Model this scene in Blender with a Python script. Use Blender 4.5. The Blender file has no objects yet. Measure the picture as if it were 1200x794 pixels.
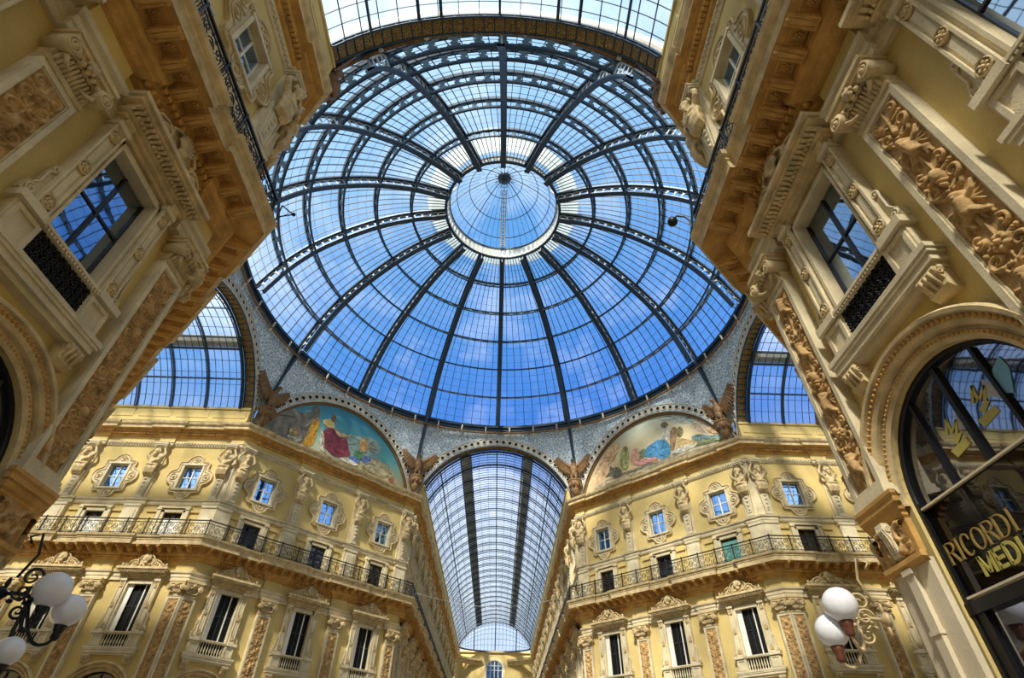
import bpy, math, random
import numpy as np
from mathutils import Matrix, Vector
random.seed(7)
SC = bpy.context.scene
COL = SC.collection
PI = math.pi
sin, cos, rad = math.sin, math.cos, math.radians

# ------------------------------------------------------------------ materials
def nt(name):
    m = bpy.data.materials.new(name); m.use_nodes = True
    t = m.node_tree; t.nodes.clear()
    out = t.nodes.new('ShaderNodeOutputMaterial')
    return m, t, out

def stone(name, c, rough=.75, var=.22, scale=1.2, bump=.25, fine=28, metal=0.0, spec=.3):
    m, t, out = nt(name)
    L = t.links.new
    b = t.nodes.new('ShaderNodeBsdfPrincipled'); L(b.outputs[0], out.inputs[0])
    tc = t.nodes.new('ShaderNodeTexCoord')
    n1 = t.nodes.new('ShaderNodeTexNoise'); n1.inputs['Scale'].default_value = scale; n1.inputs['Detail'].default_value = 6
    n2 = t.nodes.new('ShaderNodeTexNoise'); n2.inputs['Scale'].default_value = fine; n2.inputs['Detail'].default_value = 4
    L(tc.outputs['Object'], n1.inputs['Vector']); L(tc.outputs['Object'], n2.inputs['Vector'])
    mx = t.nodes.new('ShaderNodeMath'); mx.operation = 'MULTIPLY_ADD'; mx.inputs[1].default_value = .35
    L(n2.outputs['Fac'], mx.inputs[0]); L(n1.outputs['Fac'], mx.inputs[2])
    r = t.nodes.new('ShaderNodeValToRGB')
    e = r.color_ramp.elements
    e[0].position = .42; e[1].position = .95
    e[0].color = (*[x * (1 - var * 1.5) for x in c], 1)
    e[1].color = (*[min(1, x * (1 + var)) for x in c], 1)
    L(mx.outputs[0], r.inputs[0]); L(r.outputs[0], b.inputs['Base Color'])
    b.inputs['Roughness'].default_value = rough; b.inputs['Metallic'].default_value = metal
    b.inputs['Specular IOR Level'].default_value = spec
    if bump:
        bp = t.nodes.new('ShaderNodeBump'); bp.inputs['Strength'].default_value = bump; bp.inputs['Distance'].default_value = .02
        L(n2.outputs['Fac'], bp.inputs['Height']); L(bp.outputs[0], b.inputs['Normal'])
    return m

def plain(name, c, rough=.5, metal=0., spec=.5):
    m, t, out = nt(name)
    b = t.nodes.new('ShaderNodeBsdfPrincipled'); t.links.new(b.outputs[0], out.inputs[0])
    b.inputs['Base Color'].default_value = (*c, 1); b.inputs['Roughness'].default_value = rough
    b.inputs['Metallic'].default_value = metal; b.inputs['Specular IOR Level'].default_value = spec
    return m

def roofglass(name, tint, frost, gloss=.05):
    m, t, out = nt(name); L = t.links.new
    tr = t.nodes.new('ShaderNodeBsdfTransparent'); tr.inputs[0].default_value = (*tint, 1)
    tl = t.nodes.new('ShaderNodeBsdfTranslucent'); tl.inputs[0].default_value = (.85, .92, 1, 1)
    gl = t.nodes.new('ShaderNodeBsdfGlossy'); gl.inputs[0].default_value = (.8, .9, 1, 1); gl.inputs['Roughness'].default_value = .08
    n = t.nodes.new('ShaderNodeTexNoise'); n.inputs['Scale'].default_value = .55; n.inputs['Detail'].default_value = 5
    tc = t.nodes.new('ShaderNodeTexCoord'); L(tc.outputs['Object'], n.inputs['Vector'])
    mr = t.nodes.new('ShaderNodeMapRange'); mr.inputs[1].default_value = .4; mr.inputs[2].default_value = .75
    mr.inputs[3].default_value = frost * .75; mr.inputs[4].default_value = frost * 1.3
    L(n.outputs['Fac'], mr.inputs[0])
    a = t.nodes.new('ShaderNodeMixShader'); L(mr.outputs[0], a.inputs[0]); L(tr.outputs[0], a.inputs[1]); L(tl.outputs[0], a.inputs[2])
    b = t.nodes.new('ShaderNodeMixShader'); b.inputs[0].default_value = gloss; L(a.outputs[0], b.inputs[1]); L(gl.outputs[0], b.inputs[2])
    L(b.outputs[0], out.inputs[0])
    return m

def winglass(name, base, refl, fac):
    m, t, out = nt(name); L = t.links.new
    d = t.nodes.new('ShaderNodeBsdfDiffuse'); d.inputs[0].default_value = (*base, 1)
    g = t.nodes.new('ShaderNodeBsdfGlossy'); g.inputs[0].default_value = (*refl, 1); g.inputs['Roughness'].default_value = .02
    n = t.nodes.new('ShaderNodeTexNoise'); n.inputs['Scale'].default_value = 1.6
    tc = t.nodes.new('ShaderNodeTexCoord'); L(tc.outputs['Object'], n.inputs['Vector'])
    bp = t.nodes.new('ShaderNodeBump'); bp.inputs['Strength'].default_value = .008; bp.inputs['Distance'].default_value = .1
    L(n.outputs['Fac'], bp.inputs['Height']); L(bp.outputs[0], g.inputs['Normal'])
    a = t.nodes.new('ShaderNodeMixShader'); a.inputs[0].default_value = fac
    L(d.outputs[0], a.inputs[1]); L(g.outputs[0], a.inputs[2]); L(a.outputs[0], out.inputs[0])
    return m

def lace(name, c1, c2, scale):
    """pale stucco with a small all-over pattern of rings"""
    m, t, out = nt(name); L = t.links.new
    b = t.nodes.new('ShaderNodeBsdfPrincipled'); L(b.outputs[0], out.inputs[0]); b.inputs['Roughness'].default_value = .6
    tc = t.nodes.new('ShaderNodeTexCoord')
    v = t.nodes.new('ShaderNodeTexVoronoi'); v.inputs['Scale'].default_value = scale; v.inputs['Randomness'].default_value = .55
    L(tc.outputs['Object'], v.inputs['Vector'])
    w = t.nodes.new('ShaderNodeMath'); w.operation = 'SINE'
    k = t.nodes.new('ShaderNodeMath'); k.operation = 'MULTIPLY'; k.inputs[1].default_value = 16
    L(v.outputs['Distance'], k.inputs[0]); L(k.outputs[0], w.inputs[0])
    r = t.nodes.new('ShaderNodeValToRGB'); e = r.color_ramp.elements
    e[0].position = .25; e[1].position = .6; e[0].color = (*c1, 1); e[1].color = (*c2, 1)
    L(w.outputs[0], r.inputs[0]); L(r.outputs[0], b.inputs['Base Color'])
    return m

M = {}
M['plaster'] = stone('yellow_plaster', (.67, .515, .205), .85, .16, .5, .15, 30)
M['stone'] = stone('cream_stone', (.69, .59, .39), .75, .2, 1.5, .3, 34)
M['carved'] = stone('carved_cream_stone', (.65, .50, .27), .7, .28, 3., .35, 40)
M['ochre'] = stone('ochre_bounce_stone', (.60, .34, .10), .75, .25, 2.2, .35, 30)  # ochre stone; orange bounce light on the soffits is put into this colour
M['relief'] = stone('ochre_relief_ground', (.54, .34, .14), .75, .35, 4., .3, 30)
M['pier'] = stone('pale_pier_stone', (.68, .58, .41), .6, .15, .9, .12, 20)
M['iron'] = plain('blue_black_iron', (.028, .055, .095), .45, .3)
M['iron2'] = plain('grey_blue_iron', (.085, .15, .20), .5, .1)
M['lattice'] = plain('pale_grey_lattice_paint', (.60, .64, .66), .5)
M['black'] = plain('black_iron', (.008, .008, .011), .4, .3)
M['bars'] = plain('glazing_bar_iron', (.02, .03, .045), .5, .2)
M['cream'] = plain('cream_painted_iron', (.75, .68, .55), .5)
M['rail'] = plain('pale_gilt_iron', (.50, .38, .20), .45, .1)
M['sash'] = plain('dark_window_sash', (.02, .022, .028), .4)
M['white'] = plain('white_painted_wood', (.8, .78, .7), .5)
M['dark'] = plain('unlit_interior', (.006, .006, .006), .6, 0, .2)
M['globe'] = plain('opal_glass', (.86, .86, .9), .12)
M['copper'] = plain('brown_lamp_cup', (.16, .055, .03), .45, .3)
M['gold'] = plain('gold_lettering', (.36, .25, .075), .45, .2)
M['yellow'] = plain('yellow_film', (.46, .39, .09), .5)
M['paleblue'] = plain('pale_blue_film', (.18, .42, .62), .5)
M['teal'] = plain('teal_cloth', (.16, .42, .38), .8)
M['grey'] = plain('grey_film', (.42, .42, .40), .6)
M['eagle'] = stone('brown_bronze', (.25, .14, .06), .5, .35, 5, .3, 40)
M['tan'] = lace('tan_coffered_plaster', (.13, .085, .03), (.40, .27, .09), 7)
M['pend'] = lace('pale_blue_stucco', (.34, .46, .58), (.80, .86, .88), 2.6)
M['band'] = stone('grey_painted_plaster', (.58, .60, .58), .7, .2, 2., .2, 30)
M['dome_glass'] = roofglass('dome_glass', (.90, .95, 1.0), .06)
M['vault_glass'] = roofglass('vault_glass', (.92, .96, 1.0), .28)
M['walk'] = plain('olive_walkway', (.42, .39, .29), .8)
M['lantern_cream'] = roofglass('cream_frosted_walkway', (.76, .70, .55), .40)
M['pane'] = winglass('window_pane', (.006, .012, .022), (.58, .7, .86), .55)
M['pane_attic'] = winglass('attic_window_pane', (.01, .02, .05), (.35, .58, 1.0), .8)
M['pane_dark'] = winglass('dark_pane', (.006, .007, .008), (.7, .75, .8), .12)
M['pane_shop'] = winglass('shop_pane', (.012, .012, .015), (.75, .8, .95), .3)
M['fascia'] = winglass('black_glass_fascia', (.003, .003, .004), (.7, .72, .8), .07)
M['floor'] = stone('warm_mosaic_floor', (.34, .30, .25), .5, .2, 1., 0)

# ------------------------------------------------------------------ mesh builder
class MB:
    def __init__(s): s.v = []; s.f = []; s.sm = []; s.mi = []
    def add(s, vs, fs, smooth=False, mi=0):
        o = len(s.v); s.v.extend([tuple(map(float, p)) for p in vs])
        for f in fs:
            s.f.append(tuple(i + o for i in f)); s.sm.append(smooth); s.mi.append(mi)
        return s
    def box(s, x0, x1, y0, y1, z0, z1, mi=0):
        v = [(x, y, z) for z in (z0, z1) for y in (y0, y1) for x in (x0, x1)]
        return s.add(v, [(0, 2, 3, 1), (4, 5, 7, 6), (0, 1, 5, 4), (2, 6, 7, 3), (0, 4, 6, 2), (1, 3, 7, 5)], False, mi)
    def frustum(s, x0, x1, z0, z1, y0, y1, d):
        """block from y0 (back) to y1 (front) whose front face is inset by d: a raised bevelled slab"""
        v = [(x0, y0, z0), (x1, y0, z0), (x1, y0, z1), (x0, y0, z1), (x0 + d, y1, z0 + d), (x1 - d, y1, z0 + d), (x1 - d, y1, z1 - d), (x0 + d, y1, z1 - d)]
        return s.add(v, [(4, 5, 6, 7), (0, 1, 5, 4), (1, 2, 6, 5), (2, 3, 7, 6), (3, 0, 4, 7)])
    def prism(s, pts, y0, y1, mi=0):
        """polygon of (x,z) points extruded along y"""
        n = len(pts)
        v = [(x, y0, z) for x, z in pts] + [(x, y1, z) for x, z in pts]
        f = [tuple(range(n)), tuple(range(2 * n - 1, n - 1, -1))] + [(i, i + n, (i + 1) % n + n, (i + 1) % n) for i in range(n)]
        return s.add(v, f, False, mi)
    def prismx(s, pts, x0, x1, mi=0):
        """polygon of (y,z) points extruded along x"""
        n = len(pts)
        v = [(x0, y, z) for y, z in pts] + [(x1, y, z) for y, z in pts]
        f = [tuple(range(n)), tuple(range(2 * n - 1, n - 1, -1))] + [(i, i + n, (i + 1) % n + n, (i + 1) % n) for i in range(n)]
        return s.add(v, f, False, mi)
    def ring(s, a, b, y0, y1):
        """plate between two closed (x,z) outlines a (outer), b (inner) of equal count; front y1, back y0"""
        n = len(a)
        v = [(x, y1, z) for x, z in a] + [(x, y1, z) for x, z in b] + [(x, y0, z) for x, z in a] + [(x, y0, z) for x, z in b]
        f = []
        for i in range(n):
            j = (i + 1) % n
            f += [(i, j, n + j, n + i), (i, 2 * n + i, 2 * n + j, j), (n + i, n + j, 3 * n + j, 3 * n + i)]
        return s.add(v, f)
    def tube(s, pts, r, n=6, closed=False, smooth=True, mi=0, flat=None):
        P = [Vector(p) for p in pts]; k = len(P)
        rr = r if hasattr(r, '__len__') else [r] * k
        vs = []; prev = None
        for i in range(k):
            a = P[(i - 1) % k] if (closed or i > 0) else P[i]
            b = P[(i + 1) % k] if (closed or i < k - 1) else P[i]
            t = (b - a)
            t = t.normalized() if t.length > 1e-9 else Vector((0, 0, 1))
            ref = prev if prev is not None else (Vector((0, 0, 1)) if abs(t.z) < .9 else Vector((1, 0, 0)))
            u = ref - t * ref.dot(t)
            if u.length < 1e-6: u = t.orthogonal()
            u.normalize(); w = t.cross(u); prev = u
            for q in range(n):
                an = 2 * PI * (q + .5) / n
                vs.append(P[i] + (u * cos(an) + w * sin(an)) * rr[i])
        fs = []
        for i in range(k if closed else k - 1):
            j = (i + 1) % k
            for q in range(n):
                q2 = (q + 1) % n
                fs.append((i * n + q, i * n + q2, j * n + q2, j * n + q))
        if not closed:
            fs.append(tuple(range(n - 1, -1, -1))); fs.append(tuple(range((k - 1) * n, k * n)))
        return s.add(vs, fs, smooth and n > 4, mi)
    def sphere(s, c, r, n=10, m=7, mi=0):
        if not hasattr(r, '__len__'): r = (r, r, r)
        vs = [(c[0], c[1], c[2] + r[2])]
        for i in range(1, m):
            th = PI * i / m
            for j in range(n):
                ph = 2 * PI * j / n
                vs.append((c[0] + r[0] * sin(th) * cos(ph), c[1] + r[1] * sin(th) * sin(ph), c[2] + r[2] * cos(th)))
        vs.append((c[0], c[1], c[2] - r[2])); e = len(vs) - 1
        fs = [(0, 1 + j, 1 + (j + 1) % n) for j in range(n)]
        for i in range(m - 2):
            for j in range(n):
                a = 1 + i * n + j; b = 1 + i * n + (j + 1) % n
                fs.append((a, a + n, b + n, b))
        o = 1 + (m - 2) * n
        fs += [(e, o + (j + 1) % n, o + j) for j in range(n)]
        return s.add(vs, fs, True, mi)
    def cyl(s, p0, p1, r0, r1=None, n=12, smooth=True, mi=0):
        return s.tube([p0, p1], [r0, r0 if r1 is None else r1], n, False, smooth, mi)
    def lathe(s, prof, n=16, c=(0, 0, 0), axis='z', smooth=True, mi=0):
        vs = []; k = len(prof)
        for r, h in prof:
            for j in range(n):
                a = 2 * PI * j / n
                p = (r * cos(a), r * sin(a), h) if axis == 'z' else (r * cos(a), -h, r * sin(a))
                vs.append((p[0] + c[0], p[1] + c[1], p[2] + c[2]))
        fs = [(i * n + j, i * n + (j + 1) % n, (i + 1) * n + (j + 1) % n, (i + 1) * n + j) for i in range(k - 1) for j in range(n)]
        fs += [tuple(range(n - 1, -1, -1)), tuple(range((k - 1) * n, k * n))]
        return s.add(vs, fs, smooth, mi)
    def sweep(s, rows, closed=False, smooth=False, mi=0):
        """rows: equal-length lists of points, joined row to row"""
        k = len(rows[0]); vs = [p for r in rows for p in r]; n = len(rows)
        fs = [(i * k + j, ((i + 1) % n) * k + j, ((i + 1) % n) * k + j + 1, i * k + j + 1) for i in range(n if closed else n - 1) for j in range(k - 1)]
        return s.add(vs, fs, smooth, mi)
    def merge(s, o, mat=None):
        vs = o.v if mat is None else [tuple(mat @ Vector(p)) for p in o.v]
        b = len(s.v); s.v.extend(vs)
        s.f.extend(tuple(i + b for i in f) for f in o.f); s.sm.extend(o.sm); s.mi.extend(o.mi)
        return s
    def mesh(s, name, mats):
        me = bpy.data.meshes.new(name)
        me.from_pydata(s.v, [], s.f)
        me.polygons.foreach_set('use_smooth', s.sm); me.polygons.foreach_set('material_index', s.mi)
        for m in (mats if isinstance(mats, (list, tuple)) else [mats]): me.materials.append(m)
        me.update()
        return me
    def build(s, name, mats, parent=None, mx=None, label=None):
        return link(name, s.mesh(name, mats), parent, mx, label)

def link(name, data, parent=None, mx=None, label=None):
    o = bpy.data.objects.new(name, data); COL.objects.link(o)
    if parent: o.parent = parent
    if mx is not None: o.matrix_basis = mx
    if label: o['label'] = label
    return o

def tag(o, label, cat, group=None, kind=None):
    o['label'] = label; o['category'] = cat
    if group: o['group'] = group
    if kind: o['kind'] = kind
    return o
def thing(name, label, cat, mx=None, group=None):
    o = bpy.data.objects.new(name, None); COL.objects.link(o)
    o.empty_display_size = .1
    if mx is not None: o.matrix_basis = mx
    o['kind'] = 'thing'
    return tag(o, label, cat, group)
def structure(o): o['kind'] = 'structure'; return o
KIDS = {}
def kids(o):
    return [c for c in bpy.data.objects if c.parent is o]
def dup(o, mx, label, group=None, keep=None):
    """copy of a thing with copies of its parts and sub-parts; keep: function name -> bool for the parts wanted"""
    if o.name not in KIDS:
        KIDS[o.name] = [(c, kids(c)) for c in kids(o)]
    r = o.copy(); COL.objects.link(r); r.matrix_basis = mx; r['label'] = label
    if 'group' in r: del r['group']
    if group: r['group'] = group
    for c, gs in KIDS[o.name]:
        if keep and not keep(c.name): continue
        d = c.copy(); COL.objects.link(d); d.parent = r
        for g in gs:
            e = g.copy(); COL.objects.link(e); e.parent = d
    return r

def voxel(mb, size, mat, name, smooth_it=2):
    """fuse overlapping shapes into one continuous skin"""
    me = mb.mesh(name, mat)
    o = bpy.data.objects.new('fusing', me); COL.objects.link(o)
    m = o.modifiers.new('r', 'REMESH'); m.mode = 'VOXEL'; m.voxel_size = size; m.use_smooth_shade = True
    if smooth_it:
        k = o.modifiers.new('s', 'SMOOTH'); k.iterations = smooth_it; k.factor = .5
    dg = bpy.context.evaluated_depsgraph_get()
    out = bpy.data.meshes.new_from_object(o.evaluated_get(dg))
    out.name = name
    bpy.data.objects.remove(o); bpy.data.meshes.remove(me)
    out.materials.clear(); out.materials.append(mat)
    out.polygons.foreach_set('use_smooth', [True] * len(out.polygons))
    return out

# ------------------------------------------------------------------ carved relief: a height field
class Relief:
    def __init__(s, w, h, res):
        s.w, s.h = w, h
        s.nx = max(6, int(w / res) + 1); s.nz = max(6, int(h / res) + 1)
        s.X, s.Z = np.meshgrid(np.linspace(-w / 2, w / 2, s.nx), np.linspace(0, h, s.nz))
        s.H = np.zeros_like(s.X)
    def win(s, x0, x1, z0, z1):
        i0 = max(0, int((x0 + s.w / 2) / s.w * (s.nx - 1)) - 1); i1 = min(s.nx, int((x1 + s.w / 2) / s.w * (s.nx - 1)) + 3)
        j0 = max(0, int(z0 / s.h * (s.nz - 1)) - 1); j1 = min(s.nz, int(z1 / s.h * (s.nz - 1)) + 3)
        return (slice(j0, max(j0, j1)), slice(i0, max(i0, i1)))
    def cap(s, a, b, ra, rb, k=1.):
        R = max(ra, rb)
        q = s.win(min(a[0], b[0]) - R, max(a[0], b[0]) + R, min(a[1], b[1]) - R, max(a[1], b[1]) + R)
        X, Z = s.X[q], s.Z[q]
        if X.size == 0: return
        dx, dz = b[0] - a[0], b[1] - a[1]; L = dx * dx + dz * dz + 1e-12
        t = np.clip(((X - a[0]) * dx + (Z - a[1]) * dz) / L, 0, 1)
        r = ra + (rb - ra) * t
        d2 = (X - a[0] - t * dx) ** 2 + (Z - a[1] - t * dz) ** 2
        s.H[q] = np.maximum(s.H[q], k * np.sqrt(np.maximum(r * r - d2, 0)))
    def path(s, pts, r0, r1, k=1.):
        n = len(pts) - 1
        for i in range(n):
            s.cap(pts[i], pts[i + 1], r0 + (r1 - r0) * i / n, r0 + (r1 - r0) * (i + 1) / n, k)
    def blob(s, c, rx, rz, h):
        q = s.win(c[0] - rx, c[0] + rx, c[1] - rz, c[1] + rz)
        d = 1 - ((s.X[q] - c[0]) / rx) ** 2 - ((s.Z[q] - c[1]) / rz) ** 2
        if d.size: s.H[q] = np.maximum(s.H[q], h * np.sqrt(np.maximum(d, 0)))
    def spiral(s, c, R, a0, turns, sgn, r0, r1, k=1., n=None):
        n = n or int(14 * turns) + 4
        pts = []
        for i in range(n + 1):
            t = i / n; r = R * (1 - t) ** 1.15 + R * .06; a = a0 + sgn * 2 * PI * turns * t
            pts.append((c[0] + r * cos(a), c[1] + r * sin(a)))
        s.path(pts, r0, r1, k)
    def leaf(s, c, ang, L, w, k=1.):
        """a lobed leaf from c"""
        d = (cos(ang), sin(ang)); p = (-d[1], d[0])
        s.cap(c, (c[0] + d[0] * L, c[1] + d[1] * L), w * .45, w * .12, k)
        for t in (.25, .5, .75):
            for g in (-1, 1):
                b = (c[0] + d[0] * L * t, c[1] + d[1] * L * t); q = w * (1 - t * .6)
                s.cap(b, (b[0] + d[0] * q * .6 + p[0] * g * q, b[1] + d[1] * q * .6 + p[1] * g * q), w * .25, w * .14, k * .9)
    def flower(s, c, R, n=6, h=1.):
        for i in range(n):
            a = 2 * PI * i / n
            s.blob((c[0] + R * .6 * cos(a), c[1] + R * .6 * sin(a)), R * .42, R * .42, R * .38 * h)
        s.blob(c, R * .35, R * .35, R * .6 * h)
    def build(s, mb, x=0, y=0, z=0, mi=0):
        vs = np.stack([s.X + x, y - s.H * 1.45, s.Z + z], -1).reshape(-1, 3)
        n = s.nx
        fs = [(j * n + i, j * n + i + 1, (j + 1) * n + i + 1, (j + 1) * n + i) for j in range(s.nz - 1) for i in range(n - 1)]
        mb.add(vs, fs, True, mi)

def arabesque(w, h, res, seed=1, putti=False):
    """candelabra ornament: stem, vases, paired scrolls, leaves, flowers (and, on some, cherubs)"""
    R = Relief(w, h, res); rg = random.Random(seed)
    hw = w / 2; z = .12
    R.path([(0, 0), (0, h)], hw * .07, hw * .07, 1.2)
    unit = w * 1.22; n = max(1, int(round((h - .15) / unit))); unit = (h - .15) / n
    for i in range(n):
        kind = (i + seed) % 3 if not putti else (3 if i % 2 == 0 else i % 3)
        zc = z + unit * (i + .5)
        if kind == 3:      # cherub with wings and drapery
            g = 1 if (i // 2) % 2 else -1; q = hw
            R.blob((g * q * .05, zc + unit * .27), q * .27, q * .29, q * .42)
            R.blob((g * q * .05, zc + unit * .2), q * .16, q * .1, q * .45)
            R.cap((0, zc + unit * .12), (-g * q * .1, zc - unit * .12), q * .34, q * .30, 1.15)
            R.path([(-q * .28, zc + unit * .13), (-q * .6, zc + unit * .02), (-q * .42, zc + unit * .2)], q * .14, q * .1, 1.5)
            R.path([(q * .28, zc + unit * .13), (q * .62, zc + unit * .2), (q * .8, zc + unit * .34)], q * .14, q * .09, 1.5)
            R.path([(-g * q * .15, zc - unit * .14), (-g * q * .5, zc - unit * .26), (-g * q * .35, zc - unit * .42)], q * .2, q * .1, 1.3)
            R.path([(g * q * .1, zc - unit * .14), (g * q * .35, zc - unit * .3), (g * q * .6, zc - unit * .38)], q * .2, q * .1, 1.3)
            for sx in (-1, 1):
                for k in range(4):
                    R.cap((sx * q * .3, zc + unit * .08), (sx * q * (.9 - .06 * k), zc + unit * (.22 - .13 * k)), q * .1, q * .06, 1.)
            for k in range(5):
                R.cap((-q * .7 + k * .3 * q, zc - unit * .3), (-q * .85 + k * .36 * q, zc - unit * .48), q * .1, q * .07, 1.1)
            continue
        if kind == 0:
            R.blob((0, zc), hw * .30, unit * .2, hw * .34)
            for k in range(3): R.blob((0, zc - unit * (.3 - .1 * k)), hw * (.12 + .07 * k), unit * .045, hw * .3)
            R.cap((-hw * .3, zc + unit * .18), (hw * .3, zc + unit * .18), hw * .09, hw * .09, 1.4)
        elif kind == 1:
            R.flower((0, zc), hw * .46, 7, 1.1)
        else:
            R.leaf((0, zc - unit * .3), PI / 2, unit * .55, hw * .4, 1.2)
        for sx in (-1, 1):
            c1 = (sx * hw * .58, zc - unit * .22); c2 = (sx * hw * .6, zc + unit * .26)
            R.spiral(c1, hw * .36, -PI / 2 if sx > 0 else -PI / 2, 1.6, sx, hw * .12, hw * .06, 1.5)
            R.spiral(c2, hw * .30, PI / 2, 1.4, -sx, hw * .11, hw * .06, 1.5)
            R.flower(c1, hw * .17, 5, 1.2); R.blob(c2, hw * .12, hw * .12, hw * .2)
            R.leaf((sx * hw * .1, zc - unit * .45), (PI / 2 - sx * 1.0), hw * .6, hw * .26, 1.3)
            R.leaf((sx * hw * .25, zc + unit * .02), (PI / 2 - sx * 1.25), hw * .5, hw * .24, 1.3)
            R.path([(0, zc - unit * .5), (sx * hw * .5, zc - unit * .52), (sx * hw * .86, zc - unit * .2)], hw * .08, hw * .08, 1.4)
            R.blob((sx * hw * (.8 + .06 * rg.random()), zc + unit * .02), hw * .1, hw * .13, hw * .16)
    return R

def spiral_pts(c, R, a0, turns, sgn, n=20, rmin=.12):
    out = []
    for i in range(n + 1):
        t = i / n; r = R * ((1 - t) + rmin * t); a = a0 + sgn * 2 * PI * turns * t
        out.append((c[0] + r * cos(a), c[1] + r * sin(a)))
    return out
def xz(pts, y): return [(x, y, z) for x, z in pts]
def arc(cx, cz, r, a0, a1, n): return [(cx + r * cos(a0 + (a1 - a0) * i / n), cz + r * sin(a0 + (a1 - a0) * i / n)) for i in range(n + 1)]
# ------------------------------------------------------------------ plan of the place
A, W = 18.0, 7.25
RT = math.hypot
def seg(p, q):
    d = Vector((q[0] - p[0], q[1] - p[1])); L = d.length; d /= L
    return dict(p=Vector(p), d=d, o=Vector((d.y, -d.x)), L=L)     # o: out of the wall, into the hall
BL = {
 'FL': [seg((-45, W), (-A, W)), seg((-A, W), (-W, A)), seg((-W, A), (-W, 83))],
 'FR': [seg((W, 83), (W, A)), seg((W, A), (A, W)), seg((A, W), (45, W))],
 'NL': [seg((-W, -60), (-W, -A)), seg((-W, -A), (-A, -W)), seg((-A, -W), (-45, -W))],
 'NR': [seg((45, -W), (A, -W)), seg((A, -W), (W, -A)), seg((W, -A), (W, -60))],
}
DL = BL['FL'][1]['L']
def fm(g, s, z=0, off=0):
    """frame on a wall: x to the right as one faces it, y into the wall, z up"""
    P = g['p'] + g['d'] * s + g['o'] * off
    d, n = g['d'], -g['o']
    return Matrix(((d.x, n.x, 0, P.x), (d.y, n.y, 0, P.y), (0, 0, 1, z), (0, 0, 0, 1)))
# pilaster and window places along every wall: (from the start of the wall)
def from_corner(L, first, step, n, rev):
    p = [first + step * i for i in range(n)]
    return [L - x for x in p] if rev else p
NEAR_P, NEAR_W = [4.63, 9.3], [2.38, 6.98]
SIDE_P, SIDE_W = [5.4, 10.2], [2.68, 7.75]
FAR_P, FAR_W = [4.9 * (i + 1) for i in range(12)], [2.5 + 4.9 * i for i in range(13)]
DIA_P, DIA_W = [5.07, 10.13], [2.53, 7.6, 12.67]
def spots(b, i):
    g = BL[b][i]; L = g['L']
    if i == 1: return DIA_P, DIA_W
    if b == 'FL': return ([L - x for x in SIDE_P], [L - x for x in SIDE_W]) if i == 0 else (FAR_P, FAR_W)
    if b == 'FR': return ([L - x for x in FAR_P], [L - x for x in FAR_W]) if i == 0 else (SIDE_P, SIDE_W)
    if b == 'NL': return ([L - x for x in NEAR_P], [L - x for x in NEAR_W]) if i == 0 else ([], [])
    return ([], []) if i == 0 else (NEAR_P, NEAR_W)

def plan(b, brk=0., hw=.56, cw=.9, segs=(0, 1, 2)):
    """outline of a block along its walls; brk: how far it breaks forward over the pilasters"""
    pts = []
    gs = [BL[b][i] for i in segs]
    for k, i in enumerate(segs):
        g = BL[b][i]
        ev = []
        P, _ = spots(b, i)
        for s in sorted(P):
            if 1.4 < s < g['L'] - 1.4: ev += [(s - hw, 0, brk), (s + hw, brk, 0)]
        first, last = k == 0, k == len(segs) - 1
        if not first: ev = [(cw, brk, 0)] + ev
        if not last: ev = ev + [(g['L'] - cw, 0, brk)]
        if first: pts.append(g['p'].copy())
        if brk > 0:
            for s, a, c in ev:
                q = g['p'] + g['d'] * s
                pts += [q + g['o'] * a, q + g['o'] * c]
        e = g['p'] + g['d'] * g['L']
        if last: pts.append(e)
        else:
            h = BL[b][segs[k + 1]]; m = (g['o'] + h['o']) / (1 + g['o'].dot(h['o']))
            pts.append(e + m * brk)
    return pts
def mould(mb, pts, prof, mi=0):
    """run a profile [(out, z)] along a plan outline with mitred corners"""
    n = len(pts); ds = [(pts[i + 1] - pts[i]).normalized() for i in range(n - 1)]
    os_ = [Vector((d.y, -d.x)) for d in ds]; rows = []
    for i in range(n):
        if i == 0: m = os_[0]
        elif i == n - 1: m = os_[-1]
        else: m = (os_[i - 1] + os_[i]) / (1 + os_[i - 1].dot(os_[i]))
        rows.append([(pts[i].x + m.x * o, pts[i].y + m.y * o, z) for o, z in prof])
    return mb.sweep(rows, mi=mi)

Z_BAL, Z_TOP = 13.94, 22.3
WIN = (.72, 8.1, 11.45); DOOR = (.62, Z_BAL, 15.85); ATT = (.66, 17.45, 19.2)
ARCH_R, ARCH_Z = 1.6, 5.35

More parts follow.
